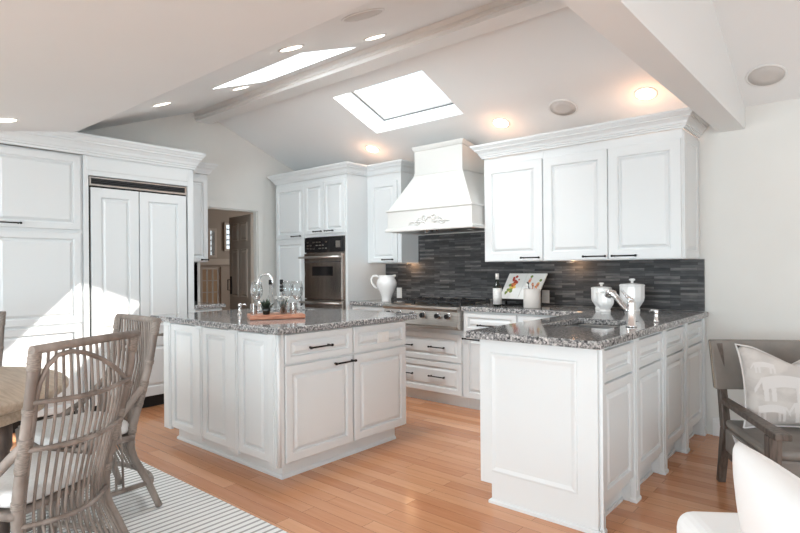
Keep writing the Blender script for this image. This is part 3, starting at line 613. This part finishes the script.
# ---------------------------------------------------------------- things on the island
ang = math.atan2(.305, .17)
def bpt(u, v): # board coordinates to room
    return Vector((-3.15, 2.34, 0)) + Vector((math.cos(ang)*u - math.sin(ang)*v, math.sin(ang)*u+math.cos(ang)*v, 0))
c = bpt(0, 0); t = thing('cutting_board', 'thick reddish wooden board on the island holding glasses and bottles', 'cutting board', (c.x, c.y, .915), ang)
w = MB(); w.box(-.185, -.105, 0, .185, .12, .030); w.build('board', 'board', t, bevel=.006)
ZB = .9455
def wineglass(u, v, label):
    p = bpt(u, v); t = thing('wine_glass', label, 'glass', (p.x, p.y, ZB), group='wine glasses on the cutting board')
    MB().lathe([(.034, 0), (.034, .002), (.006, .006), (.0045, .012)], n=20).build('foot', 'wineglass', t)
    MB().lathe([(.0045, .012), (.004, .09)], n=10).build('stem', 'wineglass', t)
    MB().lathe([(.004, .09), (.022, .10), (.038, .125), (.043, .155), (.040, .19), (.034, .222), (.032, .222), (.037, .19), (.040, .155), (.035, .127), (.02, .103), (.003, .094)], n=24).build('bowl', 'wineglass', t)
wineglass(.15, .02, 'empty stemmed wine glass at the right end of the board')
wineglass(.09, .085, 'empty stemmed wine glass just behind the rightmost glass, right of the black-capped bottles')
wineglass(-.12, .085, 'empty stemmed wine glass at the back left of the board')
def capbottle(u, v, label, bands):
    p = bpt(u, v); t = thing('oil_bottle', label, 'bottle', (p.x, p.y, ZB), group='small bottles on the cutting board')
    MB().lathe([(.020, 0), (.021, .004), (.021, .10), (.016, .12), (.009, .14), (.009, .20)], n=18).build('body', 'wineglass', t)
    MB().lathe([(.012, .2005), (.012, .232), (.008, .235)], n=16).build('cap', 'black', t)
    if bands:
        for z in (.175, .15): MB().lathe([(.013, z), (.013, z+.018)], n=16).build('band', 'black', t)
capbottle(-.03, .055, 'slim clear bottle with a plain square black cap, left of its twin', False)
capbottle(.045, .045, 'slim clear bottle with black cap and dark neck bands, near the board centre', True)
t = thing('herb_pot', 'dark leafy sprigs in a small dark pot on the front of the board', 'plant', (*bpt(-.07, -.035)[:2], ZB))
MB().lathe([(.022, 0), (.030, .04), (.028, .042), (.022, .036), (.005, .034)], n=16).build('pot', 'olive', t)
w = MB(); rn = random.Random(3)
for k in range(46):
    a = rn.uniform(0, 2*PI); e = rn.uniform(.2, 1.35); L = rn.uniform(.04, .085); d = Vector((math.cos(a)*math.cos(e), math.sin(a)*math.cos(e), math.sin(e)))
    b0 = Vector((0, 0, .035)); p1 = b0+d*L*.5; p2 = b0+d*L; s_ = d.cross(Vector((0, 0, 1))).normalized()*.011
    w.add([b0, p1+s_, p2, p1-s_], [(0, 1, 2, 3)])
w.build('foliage', 'leaf', t)
t = thing('flower_posy', 'small white blossoms in a clear tumbler among the glasses', 'flowers', (*bpt(.045, -.045)[:2], ZB))
MB().lathe([(.022, 0), (.026, .07), (.024, .07), (.020, .004)], n=18).build('tumbler', 'wineglass', t)
w = MB()
for k in range(16):
    a = k*2.4; r_ = .006+.0032*k; c = Vector((math.cos(a)*r_, math.sin(a)*r_, .10+.012*math.sin(k*1.7)))
    for q in range(5):
        b = q*2*PI/5+k; d = Vector((math.cos(b), math.sin(b), .35)); s_ = Vector((-math.sin(b), math.cos(b), 0))*.008
        w.add([c, c+d*.017+s_*1.3, c+d*.030, c+d*.017-s_*1.3], [(0, 1, 2, 3)])
w.build('blossoms', 'petal', t)
w = MB()
for k in range(16):
    a = k*2.4; r_ = .006+.0032*k; w.tube([(0, 0, .006), (math.cos(a)*r_, math.sin(a)*r_, .10+.012*math.sin(k*1.7))], .0015, 5)
w.build('stems', 'leaf', t)
def tumbler(u, v, label):
    p = bpt(u, v); o = MB().lathe([(.022, 0), (.026, .075), (.0245, .075), (.0205, .005)], (p.x, p.y, ZB), 20).build('tumbler', 'wineglass'); tag(o, label, 'glass', 'tumblers on the cutting board')
tumbler(.11, -.05, 'short clear tumbler at the front right of the board'); tumbler(-.15, -.02, 'short clear tumbler at the front left corner of the board')

# ---------------------------------------------------------------- things on the back counter
ZC = .9145
t = thing('pitcher', 'white footed ceramic pitcher with a loop handle beside the cooktop', 'pitcher', (-3.80, 4.20, ZC), R(40.7))
MB().lathe([(.052, 0), (.054, .010), (.050, .022), (.050, .040), (.060, .070), (.080, .115), (.100, .160), (.104, .190), (.096, .218), (.082, .238), (.079, .252), (.086, .268), (.081, .268), (.074, .250), (.090, .2), (.05, .06)], n=32).build('body', 'ceramic', t)
MB().tube([(-.076, 0, .246), (-.105, 0, .264), (-.138, 0, .262), (-.156, 0, .232), (-.150, 0, .190), (-.128, 0, .155), (-.092, 0, .135)], .011, 10).build('handle', 'ceramic', t)
MB().tube([(.070, 0, .256), (.080, 0, .262), (.094, 0, .268)], [.018, .015, .008], 10).build('spout', 'ceramic', t)
t = thing('wine_bottle', 'wine bottle with a pale label on the counter right of the cooktop', 'bottle', (-2.505, 4.20, ZC))
MB().lathe([(.034, 0), (.037, .004), (.037, .165), (.030, .188), (.015, .205), (.0145, .235)], n=24).build('body', 'olive', t)
MB().lathe([(.0378, .02), (.0378, .16)], n=24).build('label', 'label', t)
MB().lathe([(.0155, .2355), (.0155, .285), (.012, .287)], n=16).build('foil', 'foil', t)
t = thing('utensil_crock', 'pale stoneware crock of utensils in front of the cookbook', 'crock', (-2.175, 4.20, ZC))
MB().lathe([(.066, 0), (.070, .004), (.070, .158), (.065, .160), (.064, .156), (.064, .02), (.01, .018)], n=32).build('crock', 'stoneware', t)
for k, (a, L, m_) in enumerate(((.4, .20, 'board'), (1.6, .19, 'petal'), (2.7, .205, 'black'), (4.0, .195, 'petal'), (5.2, .20, 'board'))):
    w = MB(); dx, dy = math.cos(a), math.sin(a); w.tube([(-dx*.02, -dy*.02, .02), (dx*.045, dy*.03, L-.02)], .005, 6); w.tube([(dx*.045, dy*.03, L-.02), (dx*.05, dy*.034, L-.005), (dx*.053, dy*.036, L+.01)], [.006, .014, .006], 8, flat=.4)
    w.build('utensil', m_, t)
# cookbook on its stand
th = R(24); bw, bh = .365, .245
t = thing('cookbook', 'open cookbook with vegetable pictures leaning on a black stand', 'book', (-2.40, 4.37, ZC+.055))
Rm = Matrix.Translation((0, 0, 0)) @ Matrix.Rotation(-th, 4, 'X')
def bx(*a): return MB().box(*a).xf(Matrix.Shear('XZ', 4, (.0, 0)) if False else Rm)
skew = Matrix.Identity(4); skew[0][2] = .22
Rm = Rm @ skew
for nm, a, b in (('left_page', -bw/2, -.002), ('right_page', .002, bw/2)):
    pg = MB().box(a, -.012, 0, b, .0, bh).xf(Rm).build(nm, 'paper', t)
    if nm == 'left_page':
        rn = random.Random(5)
        for m_, n_, u0, v0, su, sv in (('green', 9, -.12, .085, .022, .03), ('red', 12, -.105, .165, .025, .03), ('orange', 8, -.10, .125, .018, .02), ('yellow', 6, -.105, .105, .014, .014)):
            w = MB()
            for k in range(n_): u, v = u0+rn.gauss(0, su*.7), v0+rn.gauss(0, sv*.7); r_ = rn.uniform(.008, .016); w.tube([(u, -.0126-.0003*k/n_, v), (u, -.0121, v)], r_, 10)
            w.xf(Rm).build('picture', m_, pg)
    else:
        for m_, pts_ in (('pink', [(.045, .16), (.05, .19), (.04, .13)]), ('orange', [(.048, .175), (.13, .12)]), ('yellow', [(.14, .15), (.13, .09)]), ('green', [(.052, .215), (.15, .18)])):
            w = MB()
            for u, v in pts_: w.tube([(u, -.0126, v), (u, -.0121, v)], .013, 10)
            w.xf(Rm).build('picture', m_, pg)
MB().box(-bw/2-.008, .0005, -.008, bw/2+.008, .006, bh+.008).xf(Rm).build('cover', 'black', t)
t = thing('book_stand', 'black stand holding up the open cookbook', 'stand', (-2.40, 4.37, ZC))
w = MB(); w.box(-.13, -.05, 0, .13, .13, .010); w.box(-.15, -.035, .040, .15, .012, .050); w.box(-.15, -.04, .040, .15, -.035, .062)
w.box(-.12, -.02, .01, -.11, .01, .04).box(.11, -.02, .01, .12, .01, .04).tube([(0, .115, .01), (0, .118, .17)], .006, 8); w.build('frame', 'black', t)
def canister(x, y, s, label):
    t = thing('canister', label, 'canister', (x, y, ZC), group='white canisters on the counter')
    MB().lathe([(.055*s, 0), (.056*s, .012*s), (.050*s, .022*s), (.056*s, .035*s), (.082*s, .075*s), (.088*s, .10*s), (.088*s, .185*s)], n=12, smooth=False).build('body', 'ceramic', t)
    l_ = MB().lathe([(.090*s, .1855*s), (.091*s, .195*s), (.080*s, .202*s), (.030*s, .208*s)], n=12, smooth=False).build('lid', 'ceramic', t)
    MB().lathe([(.010*s, .2083*s), (.010*s, .222*s), (.022*s, .230*s), (.022*s, .238*s), (.012*s, .242*s)], n=16).build('knob', 'ceramic', l_)
canister(-1.655, 4.36, .88, 'medium white ceramic canister with lid, left rear of the group')
canister(-1.555, 4.17, .72, 'smallest white ceramic canister, in front of the medium one')
canister(-1.41, 4.33, 1.02, 'largest white ceramic canister, behind the faucet')
def outlet(x, z, label):
    t = thing('outlet', label, 'outlet', (x, YB-.0185, z))
    w = MB().loops((-.035, 0, -.057), (1, 0, 0), (0, 0, 1), (0, -1, 0), .07, .114, [(0, 0), (0, .004), (.003, .006)]); w.build('plate', 'plate', t)
    w = MB()
    for zz in (-.028, .012): w.box(-.016, -.0085, zz, .016, -.0062, zz+.026)
    w.build('socket', 'trim', t)
outlet(-3.97, .985, 'white outlet in the slate beside the pitcher'); outlet(-2.245, .99, 'white outlet in the slate beside the cookbook')

# ---------------------------------------------------------------- ceiling lights and speakers
def on_slope(x, y, fn, s_):
    n = Vector((0, s_, -1)).normalized(); e2 = Vector((0, 1, s_)).normalized()
    m = Matrix.Identity(4); 
    for i in range(3): m[i][0] = (1, 0, 0)[i]; m[i][1] = -e2[i]; m[i][2] = n[i]
    z = fn(y); m.translation = (x, y, z) if True else None
    return m
def clight(x, y, fn, s_, label, watt=5, dl=14, grp='recessed ceiling lights'):
    m = on_slope(x, y, fn, s_); t = thing('ceiling_light', label, 'ceiling light', group=grp); t.matrix_world = m
    MB().lathe([(.082, .0005), (.082, .003), (.072, .005), (.066, .004)], n=28).build('trim_ring', 'trim', t)
    MB().lathe([(.0655, .001), (.0655, .0045), (.045, .006), (.01, .0065)], n=28).build('lens', 'lamp', t)
    l = bpy.data.lights.new('bulb', 'POINT'); l.energy = watt; l.color = (1, .42, .17) if watt > .4 else (1, .9, .8); l.shadow_soft_size = .04
    o = bpy.data.objects.new('bulb', l); COL.objects.link(o); o.location = m @ Vector((0, 0, .07))
    l = bpy.data.lights.new('downlight', 'SPOT'); l.energy = dl; l.color = (.95, .96, .95); l.shadow_soft_size = .06; l.spot_size = R(115 if dl < 20 else 92); l.spot_blend = 1
    o = bpy.data.objects.new('downlight', l); COL.objects.link(o); o.location = m @ Vector((0, 0, .022)); o.rotation_euler = (R(34 if dl > 40 else 12), 0, 0)
clight(-4.052, 4.27, bz, -.388, 'warm recessed downlight above the cabinets left of the range hood', .7, 1)
clight(-2.496, 4.27, bz, -.388, 'warm recessed downlight just right of the hood chimney', .7, 1)
clight(-1.282, 4.27, bz, -.388, 'brightest warm recessed downlight above the right wall cabinets', 1, 3)
clight(-4.381, 2.148, fz, .369, 'recessed downlight high at left, left of both skylights', .12, 4)
clight(-4.104, 2.70, fz, .369, 'recessed downlight beside the lower left corner of the long skylight', .12, 9)
clight(-2.554, 2.725, fz, .369, 'recessed downlight tucked along the ridge beam', .12, 58)
clight(-2.663, 2.103, fz, .369, 'recessed downlight above the long skylight near the top edge', .12, 36)
clight(-4.50, 1.11, lambda y: 2.38+.16*(y-1.7), .16, 'recessed downlight in the low flat ceiling at the far left edge', .12, 2)
def speaker(x, y, fn, s_, label):
    t = thing('ceiling_speaker', label, 'speaker', group='round in-ceiling speakers'); t.matrix_world = on_slope(x, y, fn, s_)
    MB().lathe([(.116, .0005), (.116, .004), (.106, .007), (.103, .004)], n=32).build('rim', 'trim', t)
    MB().lathe([(.1025, .001), (.1025, .004), (.05, .006)], n=32).build('grille', 'grille', t)
speaker(-2.007, 2.052, fz, .369, 'round ceiling speaker at the top centre, before the ridge beam')
speaker(-1.911, 4.24, bz, -.388, 'round ceiling speaker between the two downlights over the right cabinets')
speaker(-.547, 4.33, bz, -.388, 'round ceiling speaker at the far right, beyond the header beam')
for x, y, z in ((-3.78, 4.47, 1.305), (-1.95, 4.45, 1.296)):
    t = thing('puck_light', 'small round under-cabinet light %s' % ('left of the hood' if x < -3 else 'right of the hood, over the canisters and crock'), 'light', (x, y, z))
    MB().lathe([(.03, -.006), (.032, -.003), (.032, .006)], n=18).build('housing', 'steel', t)
    l = bpy.data.lights.new('puck_bulb', 'POINT'); l.energy = .55; l.color = (1, .6, .33); l.shadow_soft_size = .02
    o = bpy.data.objects.new('puck_bulb', l); COL.objects.link(o); o.location = (x, y+.05, z-.03)

# ---------------------------------------------------------------- rug, table
tag(MB().box(-4.55, -1.6, .0005, -1.75, 1.63, .009).build('area_rug', 'rug'), 'flatwoven white rug with thin grey stripes under the dining table', 'rug')
t = thing('dining_table', 'round weathered-oak dining table at the left edge', 'table', (-3.1, .3, .009))
MB().lathe([(.60, .700), (.675, .702), (.69, .712), (.69, .733), (.682, .741), (.1, .741)], n=64).build('tabletop', 'tablewood', t)
MB().lathe([(.60, .635), (.61, .64), (.61, .6995), (.58, .6995)], n=64).build('apron', 'tablewood', t)
for k in range(4):
    a = R(38+90*k); x, y = .55*math.cos(a), .55*math.sin(a)
    MB().lathe([(.020, 0), (.026, .03), (.020, .05), (.028, .25), (.034, .48), (.026, .52), (.036, .54), (.036, .6345)], (x, y, 0), 16).build('leg', 'darkwood', t)
MB().tube([(.55*math.cos(R(38)), .55*math.sin(R(38)), .16), (-.55*math.cos(R(38)), -.55*math.sin(R(38)), .16)], .014, 8).build('stretcher', 'darkwood', t)

# ---------------------------------------------------------------- rattan chairs
# local: the sitter faces -y; back at y=0, x across
prof = [(1.0, .0, .232), (.86, -.022, .230), (.73, -.045, .226), (.58, -.083, .216), (.435, -.118, .203), (.335, -.13, .198), (.27, -.112, .200), (.15, -.055, .218), (0, .0, .240)]
def pz(z):
    for (za, ya, wa), (zb, yb, wb) in zip(prof, prof[1:]):
        if za >= z >= zb: q = (za-z)/(za-zb); return ya+(yb-ya)*q, wa+(wb-wa)*q
    return prof[-1][1:]
def bow(z): return .0 if z > .97 else min(.062, .062*(1-z)/.28)
def bp(u, z): y, w_ = pz(z); return Vector((u*w_, y+bow(z)*(1-u*u), z))
def rattan_chair(label, loc, rz):
    t = thing('rattan_chair', label, 'chair', loc, rz, 'rattan dining chairs around the round table')
    for sx in (-1, 1):
        zs = [.98-.98*i/22 for i in range(23)]
        p = MB().tube([bp(sx, z) for z in zs], [.0165+.003*math.sin(z*3) for z in zs], 10).build('back_post', 'rattan', t)
        for zc, L in ((.935, .07), (.76, .02), (.60, .13), (.42, .03)):
            zz = [zc+L/2-L*i/8 for i in range(9)]
            MB().tube([bp(sx, z) for z in zz], [.0205+.0018*(i % 2) for i in range(9)], 10).build('binding', 'binding', p)
    MB().tube([Vector((-.25, 0, .972)), Vector((-.12, .004, .974)), Vector((.12, .004, .974)), Vector((.25, 0, .972))], [.0155, .016, .016, .0155], 10).build('top_rail', 'rattan', t)
    w = MB(); hp_ = [(-.98, .765), (-.6, .835), (-.2, .895), (.15, .933), (.42, .948), (.66, .942), (.82, .91), (.92, .85), (.96, .76), (.96, .66)]
    pp = []
    for (u0, z0), (u1, z1) in zip(hp_, hp_[1:]):
        for k in range(4): q = k/4; pp.append(bp(u0+(u1-u0)*q, z0+(z1-z0)*q)+Vector((0, .008, 0)))
    pp.append(bp(*hp_[-1])); w.tube(pp, .009, 8); w.build('arched_hoop', 'rattan', t)
    w = MB()
    for k in range(15):
        u = -.90+1.80*k/14; zs = [.97-(.97-.13)*i/18 for i in range(19)]
        w.tube([bp(u, z)-Vector((0, .004, 0)) for z in zs], .0056, 6, False)
    w.build('back_slats', 'rattan', t)
    for z in (.79, .62, .34, .13):
        w = MB(); w.tube([bp(-1+2*i/14, z-.012*math.sin(PI*i/14))+Vector((0, .012, 0)) for i in range(15)], .0095 if z > .2 else .014, 8); w.build('cross_band', 'rattan', t)
    # wings that run down beside the seat, with their rods
    for sx in (-1, 1):
        w = MB(); pts = [bp(sx, .64), bp(sx, .60)+Vector((sx*.012, -.03, 0)), Vector((sx*.245, -.19, .515)), Vector((sx*.246, -.30, .455)), Vector((sx*.250, -.40, .435)), Vector((sx*.240, -.50, .43))]
        w.tube(pts, [.017, .017, .016, .015, .015, .015], 10); wg = w.build('wing_rail', 'rattan', t)
        w = MB()
        for k in range(9):
            q = k/8; y = -.20-.27*q; zt = .505-.085*min(1, q*2.2); w.tube([(sx*(.238+.008*q), y, zt), (sx*(.226+.01*q), y+.02, .3), (sx*.234, y+.02, .13)], .0058, 6, False)
        w.build('side_rods', 'rattan', wg)
        MB().tube([Vector((sx*.240, -.50, .43)), Vector((sx*.228, -.49, .25)), Vector((sx*.232, -.495, .0))], [.017, .016, .017], 10).build('front_leg', 'rattan', t)
        MB().tube([bp(sx, .13), Vector((sx*.235, -.3, .13)), Vector((sx*.23, -.49, .13))], .012, 8).build('side_stretcher', 'rattan', t)
    MB().tube([Vector((-.23, -.49, .13)), Vector((.23, -.49, .13))], .012, 8).build('front_stretcher', 'rattan', t)
    w = MB(); w.tube([Vector((-.225, -.13, .385)), Vector((-.23, -.30, .385)), Vector((-.228, -.49, .385)), Vector((.228, -.49, .385)), Vector((.23, -.30, .385)), Vector((.225, -.13, .385)), Vector((-.225, -.13, .385))], .015, 8)
    w.box(-.22, -.485, .382, .22, -.14, .394); w.build('seat_frame', 'rattan', t)
    # cushion
    w = MB(); n = 20; vs = []; rings = [(.0, .90), (.008, .97), (.020, 1), (.045, 1), (.056, .97), (.062, .88), (.066, .5), (.067, .05)]
    for dz, sc in rings:
        for k in range(n*2):
            a = 2*PI*k/(n*2); e = .32; x = math.copysign(abs(math.cos(a))**e, math.cos(a)); y = math.copysign(abs(math.sin(a))**e, math.sin(a))
            vs.append((x*.218*sc, -.31+y*.195*sc, .400+dz))
    N2 = n*2; fs = [(i*N2+k, i*N2+(k+1) % N2, (i+1)*N2+(k+1) % N2, (i+1)*N2+k) for i in range(len(rings)-1) for k in range(N2)]
    fs += [list(range(N2))[::-1], [(len(rings)-1)*N2+k for k in range(N2)]]
    w.add(vs, fs, True); w.build('cushion', 'linen', t); return t
ch = rattan_chair('whitewashed rattan dining chair with white cushion, nearest in the foreground at left', (-2.262, .825, .013), 0)
dirv = Vector((-.9, -.44)); ch.rotation_euler.z = math.atan2(dirv.y, dirv.x)+PI/2
def chair_copy(label, loc, d):
    c = dup(ch); c['label'] = label; c.location = loc; c.rotation_euler.z = math.atan2(d[1], d[0])+PI/2; return c
chair_copy('rattan dining chair between the near chair and the island, seen from its side', (-3.11, 1.376, .013), (0, -1))
chair_copy('rattan dining chair beyond the table, only its back post showing at the left edge', (-4.29, .80, .013), (.906, -.423))

# ---------------------------------------------------------------- armchair
t = thing('armchair', 'low lounge armchair of dark wood and grey leather with nailhead trim', 'armchair', (-.690, 3.64, 0), R(28.4))
W_ = .70
for x, nm in ((0, 'l'), (W_, 'r')):
    w = MB(); w.hexa([(x-.02, -.005, 0), (x+.02, -.005, 0), (x+.02, .035, 0), (x-.02, .035, 0), (x-.02, -.10, .33), (x+.02, -.10, .33), (x+.02, -.035, .33), (x-.02, -.035, .33)])
    w.hexa([(x-.02, -.10, .3301), (x+.02, -.10, .3301), (x+.02, -.035, .3301), (x-.02, -.035, .3301), (x-.02, .03, .80), (x+.02, .03, .80), (x+.02, .065, .80), (x-.02, .065, .80)]); w.build('rear_leg', 'greywood', t, bevel=.004)
    w = MB(); w.hexa([(x-.02, -.69, 0), (x+.02, -.69, 0), (x+.02, -.65, 0), (x-.02, -.65, 0), (x-.028, -.705, .467), (x+.028, -.705, .467), (x+.028, -.645, .467), (x-.028, -.645, .467)]); w.build('front_leg', 'greywood', t, bevel=.004)
    w = MB(); w.hexa([(x-.025, -.76, .468), (x+.045, -.76, .468), (x+.03, -.05, .468), (x-.02, -.05, .468), (x-.025, -.76, .497), (x+.045, -.76, .497), (x+.03, -.03, .497), (x-.02, -.03, .497)]) if nm == 'l' else w.hexa([(x-.045, -.76, .468), (x+.025, -.76, .468), (x+.02, -.05, .468), (x-.03, -.05, .468), (x-.045, -.76, .497), (x+.025, -.76, .497), (x+.02, -.03, .497), (x-.03, -.03, .497)])
    w.build('arm', 'greywood', t, bevel=.005)
def padgrid(x0, x1, fn_front, th, z0, z1, nx=14, nz=6):
    w = MB(); vs = []
    for side in (0, 1):
        for j in range(nz+1):
            for i in range(nx+1):
                u = i/nx; v = j/nz; x = x0+(x1-x0)*u; z = z0+(z1-z0)*v; y = fn_front(u, v) + (th if side else 0); vs.append((x, y, z))
    k = (nx+1)*(nz+1); fs = []
    for j in range(nz):
        for i in range(nx):
            a = j*(nx+1)+i; fs.append((a, a+1, a+nx+2, a+nx+1)); fs.append((k+a, k+a+nx+1, k+a+nx+2, k+a+1))
    for j in range(nz): a = j*(nx+1); fs.append((a, a+nx+1, k+a+nx+1, k+a)); b = a+nx; fs.append((b, k+b, k+b+nx+1, b+nx+1))
    for i in range(nx): a = i; fs.append((a, k+a, k+a+1, a+1)); b = nz*(nx+1)+i; fs.append((b, b+1, k+b+1, k+b))
    return w.add(vs, fs)
bk = lambda u, v: -.055+.085*v+.035*4*u*(1-u)
pd = padgrid(-.045, W_+.045, bk, .055, .545, .816).build('back_pad', 'leather', t, bevel=.010)
w = MB()
for x in (-.043, W_+.043):
    for j in range(26): v = (j+.5)/26; w.lathe([(.001, -.005), (.005, -.002), (.005, .002), (.001, .005)], (x-.002 if x < 0 else x+.002, bk(0, v)+.014, .55+.26*v), 8)
w.build('nailheads', 'brass', pd)
w = MB(); w.box(-.018, -.635, .215, W_+.018, -.105, .345); se = w.build('seat_base', 'leather', t, bevel=.015)
MB().box(-.015, -.655, .346, W_+.015, -.10, .392).build('seat_cushion', 'leather', t, bevel=.02, seg=3)
MB().box(0, -.63, .17, W_, -.10, .2145).build('seat_rail', 'greywood', t)
def pillow_mesh(w_, h_, th, chop=0, n=20, ear=.03):
    """front/back sheets sharing their rim; x across, z up"""
    mb = MB(); vs = []; top = []
    for side in (-1, 1):
        for j in range(n+1):
            for i in range(n+1):
                u = -1+2*i/n; v = -1+2*j/n
                pin = 1-.08*(1-abs(u*v))*1.0
                x = u*w_/2*(1-.07*(1-v*v)*1.0*abs(u)); z = v*h_/2*(1-.07*(1-u*u)*abs(v))
                if v > 0: z -= chop*max(0, 1-abs(u)/.75)**1.2*v**2
                x *= 1+ear*(abs(u*v)**6); z *= 1+ear*(abs(u*v)**6)
                y = side*th/2*(max(0, (1-u*u)*(1-v*v)))**.38
                vs.append((x, y, z))
    k = (n+1)*(n+1); fs = []
    for j in range(n):
        for i in range(n):
            a = j*(n+1)+i; fs.append((a, a+1, a+n+2, a+n+1)); fs.append((k+a, k+a+n+1, k+a+n+2, k+a+1))
    mb.add(vs, fs, True); return mb
import bmesh
def weld(o):
    bm = bmesh.new(); bm.from_mesh(o.data); bmesh.ops.remove_doubles(bm, verts=bm.verts, dist=1e-5); bmesh.ops.recalc_face_normals(bm, faces=bm.faces); bm.to_mesh(o.data); bm.free(); return o
lm = Matrix.Translation((-.690, 3.64, 0)) @ Matrix.Rotation(R(28.4), 4, 'Z')
t = thing('throw_pillow', 'beige patterned pillow with a chopped top on the grey armchair', 'pillow', tuple(lm @ Vector((.275, -.225, .607))), R(28.4))
tl = Matrix.Rotation(R(-14), 4, 'X')
pl = weld(pillow_mesh(.50, .43, .15, .085).xf(tl).build('cover', 'pillow', t))
# woven animal motif following the front of the pillow
def motif(polys):
    w = MB()
    for poly in polys:
        vs = []
        for u, v in poly:
            y = -.075*(max(0, (1-u*u)*(1-v*v)))**.38 - .0025; x = u*.25*.96; z = v*.215*.96
            if v > 0: z -= .085*max(0, 1-abs(u)/.75)**1.2*v*v
            vs.append(tl @ Vector((x, y, z)))
        k = len(vs); w.add(vs, [list(range(k))])
    return w
def subd(poly, n=3):
    out = []
    for (a, b), (c, d) in zip(poly, poly[1:]+poly[:1]):
        for k in range(n): out.append((a+(c-a)*k/n, b+(d-b)*k/n))
    return out
quads = []
for cx_, cz_, s_, fl in ((-.28, .02, 1, 1), (.45, .25, .9, -1), (.2, -.55, .8, 1), (-.55, -.62, .6, -1), (-.62, .5, .45, 1)):
    f_ = lambda pts: [(cx_+fl*s_*x, cz_+s_*z) for x, z in pts]
    for i in range(8):
        a0, a1 = -.42+.84*i/8, -.42+.84*(i+1)/8; top = lambda a: .16+.10*math.cos(a*3.4); bot = lambda a: -.10+.05*math.cos(a*5)
        quads.append(f_([(a0, bot(a0)), (a1, bot(a1)), (a1, top(a1)), (a0, top(a0))]))
    for lx in (-.40, -.26, .20, .36):
        for j in range(3): z0, z1 = -.08-.11*j, -.08-.11*(j+1); quads.append(f_([(lx, z1), (lx+.08, z1), (lx+.09, z0), (lx-.01, z0)]))
    for j in range(3): quads.append(f_([(-.42-.05*j, .20-.10*j-.14), (-.42-.05*(j+1), .20-.10*(j+1)-.12), (-.42-.05*(j+1), .20-.10*(j+1)), (-.42-.05*j, .20-.10*j)]))
quads = [q for q in quads if all(abs(a) < .93 and abs(b) < .93 for a, b in q)]
motif(quads).build('animal_motif', 'pillowmotif', pl)
w = MB(); rim = []
for (a, b, c, d) in ((-1, -1, 1, -1), (1, -1, 1, 1), (1, 1, -1, 1), (-1, 1, -1, -1)):
    for k in range(20):
        u = a+(c-a)*k/20; v = b+(d-b)*k/20; x = u*.25*(1-.07*(1-v*v)*abs(u)); z = v*.215*(1-.07*(1-u*u)*abs(v))
        if v > 0: z -= .085*max(0, 1-abs(u)/.75)**1.2*v*v
        e = 1+.03*(abs(u*v)**6); rim.append(tl @ Vector((x*e, 0, z*e)))
rim.append(rim[0]); MB().tube(rim, .005, 6, False).build('piping', 'pillowmotif', pl)

# ---------------------------------------------------------------- white slipcovered seat in the right foreground
t = thing('sofa', 'white slipcovered sofa cut off at the bottom right corner', 'sofa', (-.05, 1.6, 0), R(0))
sa = math.atan2(-.82, .57)
def rbox(x0, y0, z0, x1, y1, z1): return MB().box(x0, y0, z0, x1, y1, z1)
rot = Matrix.Translation((-.05-(-.05), 0, 0))
SM = Matrix.Translation((-.452, .42, 0)) @ Matrix.Rotation(sa, 4, 'Z')   # local origin: rear left corner, x runs along the sofa front edge
w = rbox(0, -.02, .10, 1.5, .62, .30).xf(SM); w.build('base', 'slip', t, bevel=.03, seg=3)
w = rbox(-.01, -.03, .302, 1.5, .63, .445).xf(SM); w.build('seat_cushion', 'slip', t, bevel=.055, seg=5)
for x, y in ((.05, .03), (.05, .57), (1.4, .03), (1.4, .57)): MB().lathe([(.018, 0), (.025, .0995)], (x, y, 0), 12).xf(SM).build('foot', 'darkwood', t)
t = thing('sofa_pillow', 'large white pillow with a pointed corner standing on the white sofa', 'pillow', (-.12, 1.53, .612), math.atan2(-.82, .57))
weld(pillow_mesh(.56, .33, .15, .01, ear=.05).xf(Matrix.Rotation(R(8), 4, 'X')).build('cover', 'slip', t))
MB().box(.145, -.006, .145, .175, .006, .163).build('tag', 'tagblue', t)

bpy.context.view_layer.update()
for o in list(bpy.data.objects):
    if o.get('_w'): del o['_w']
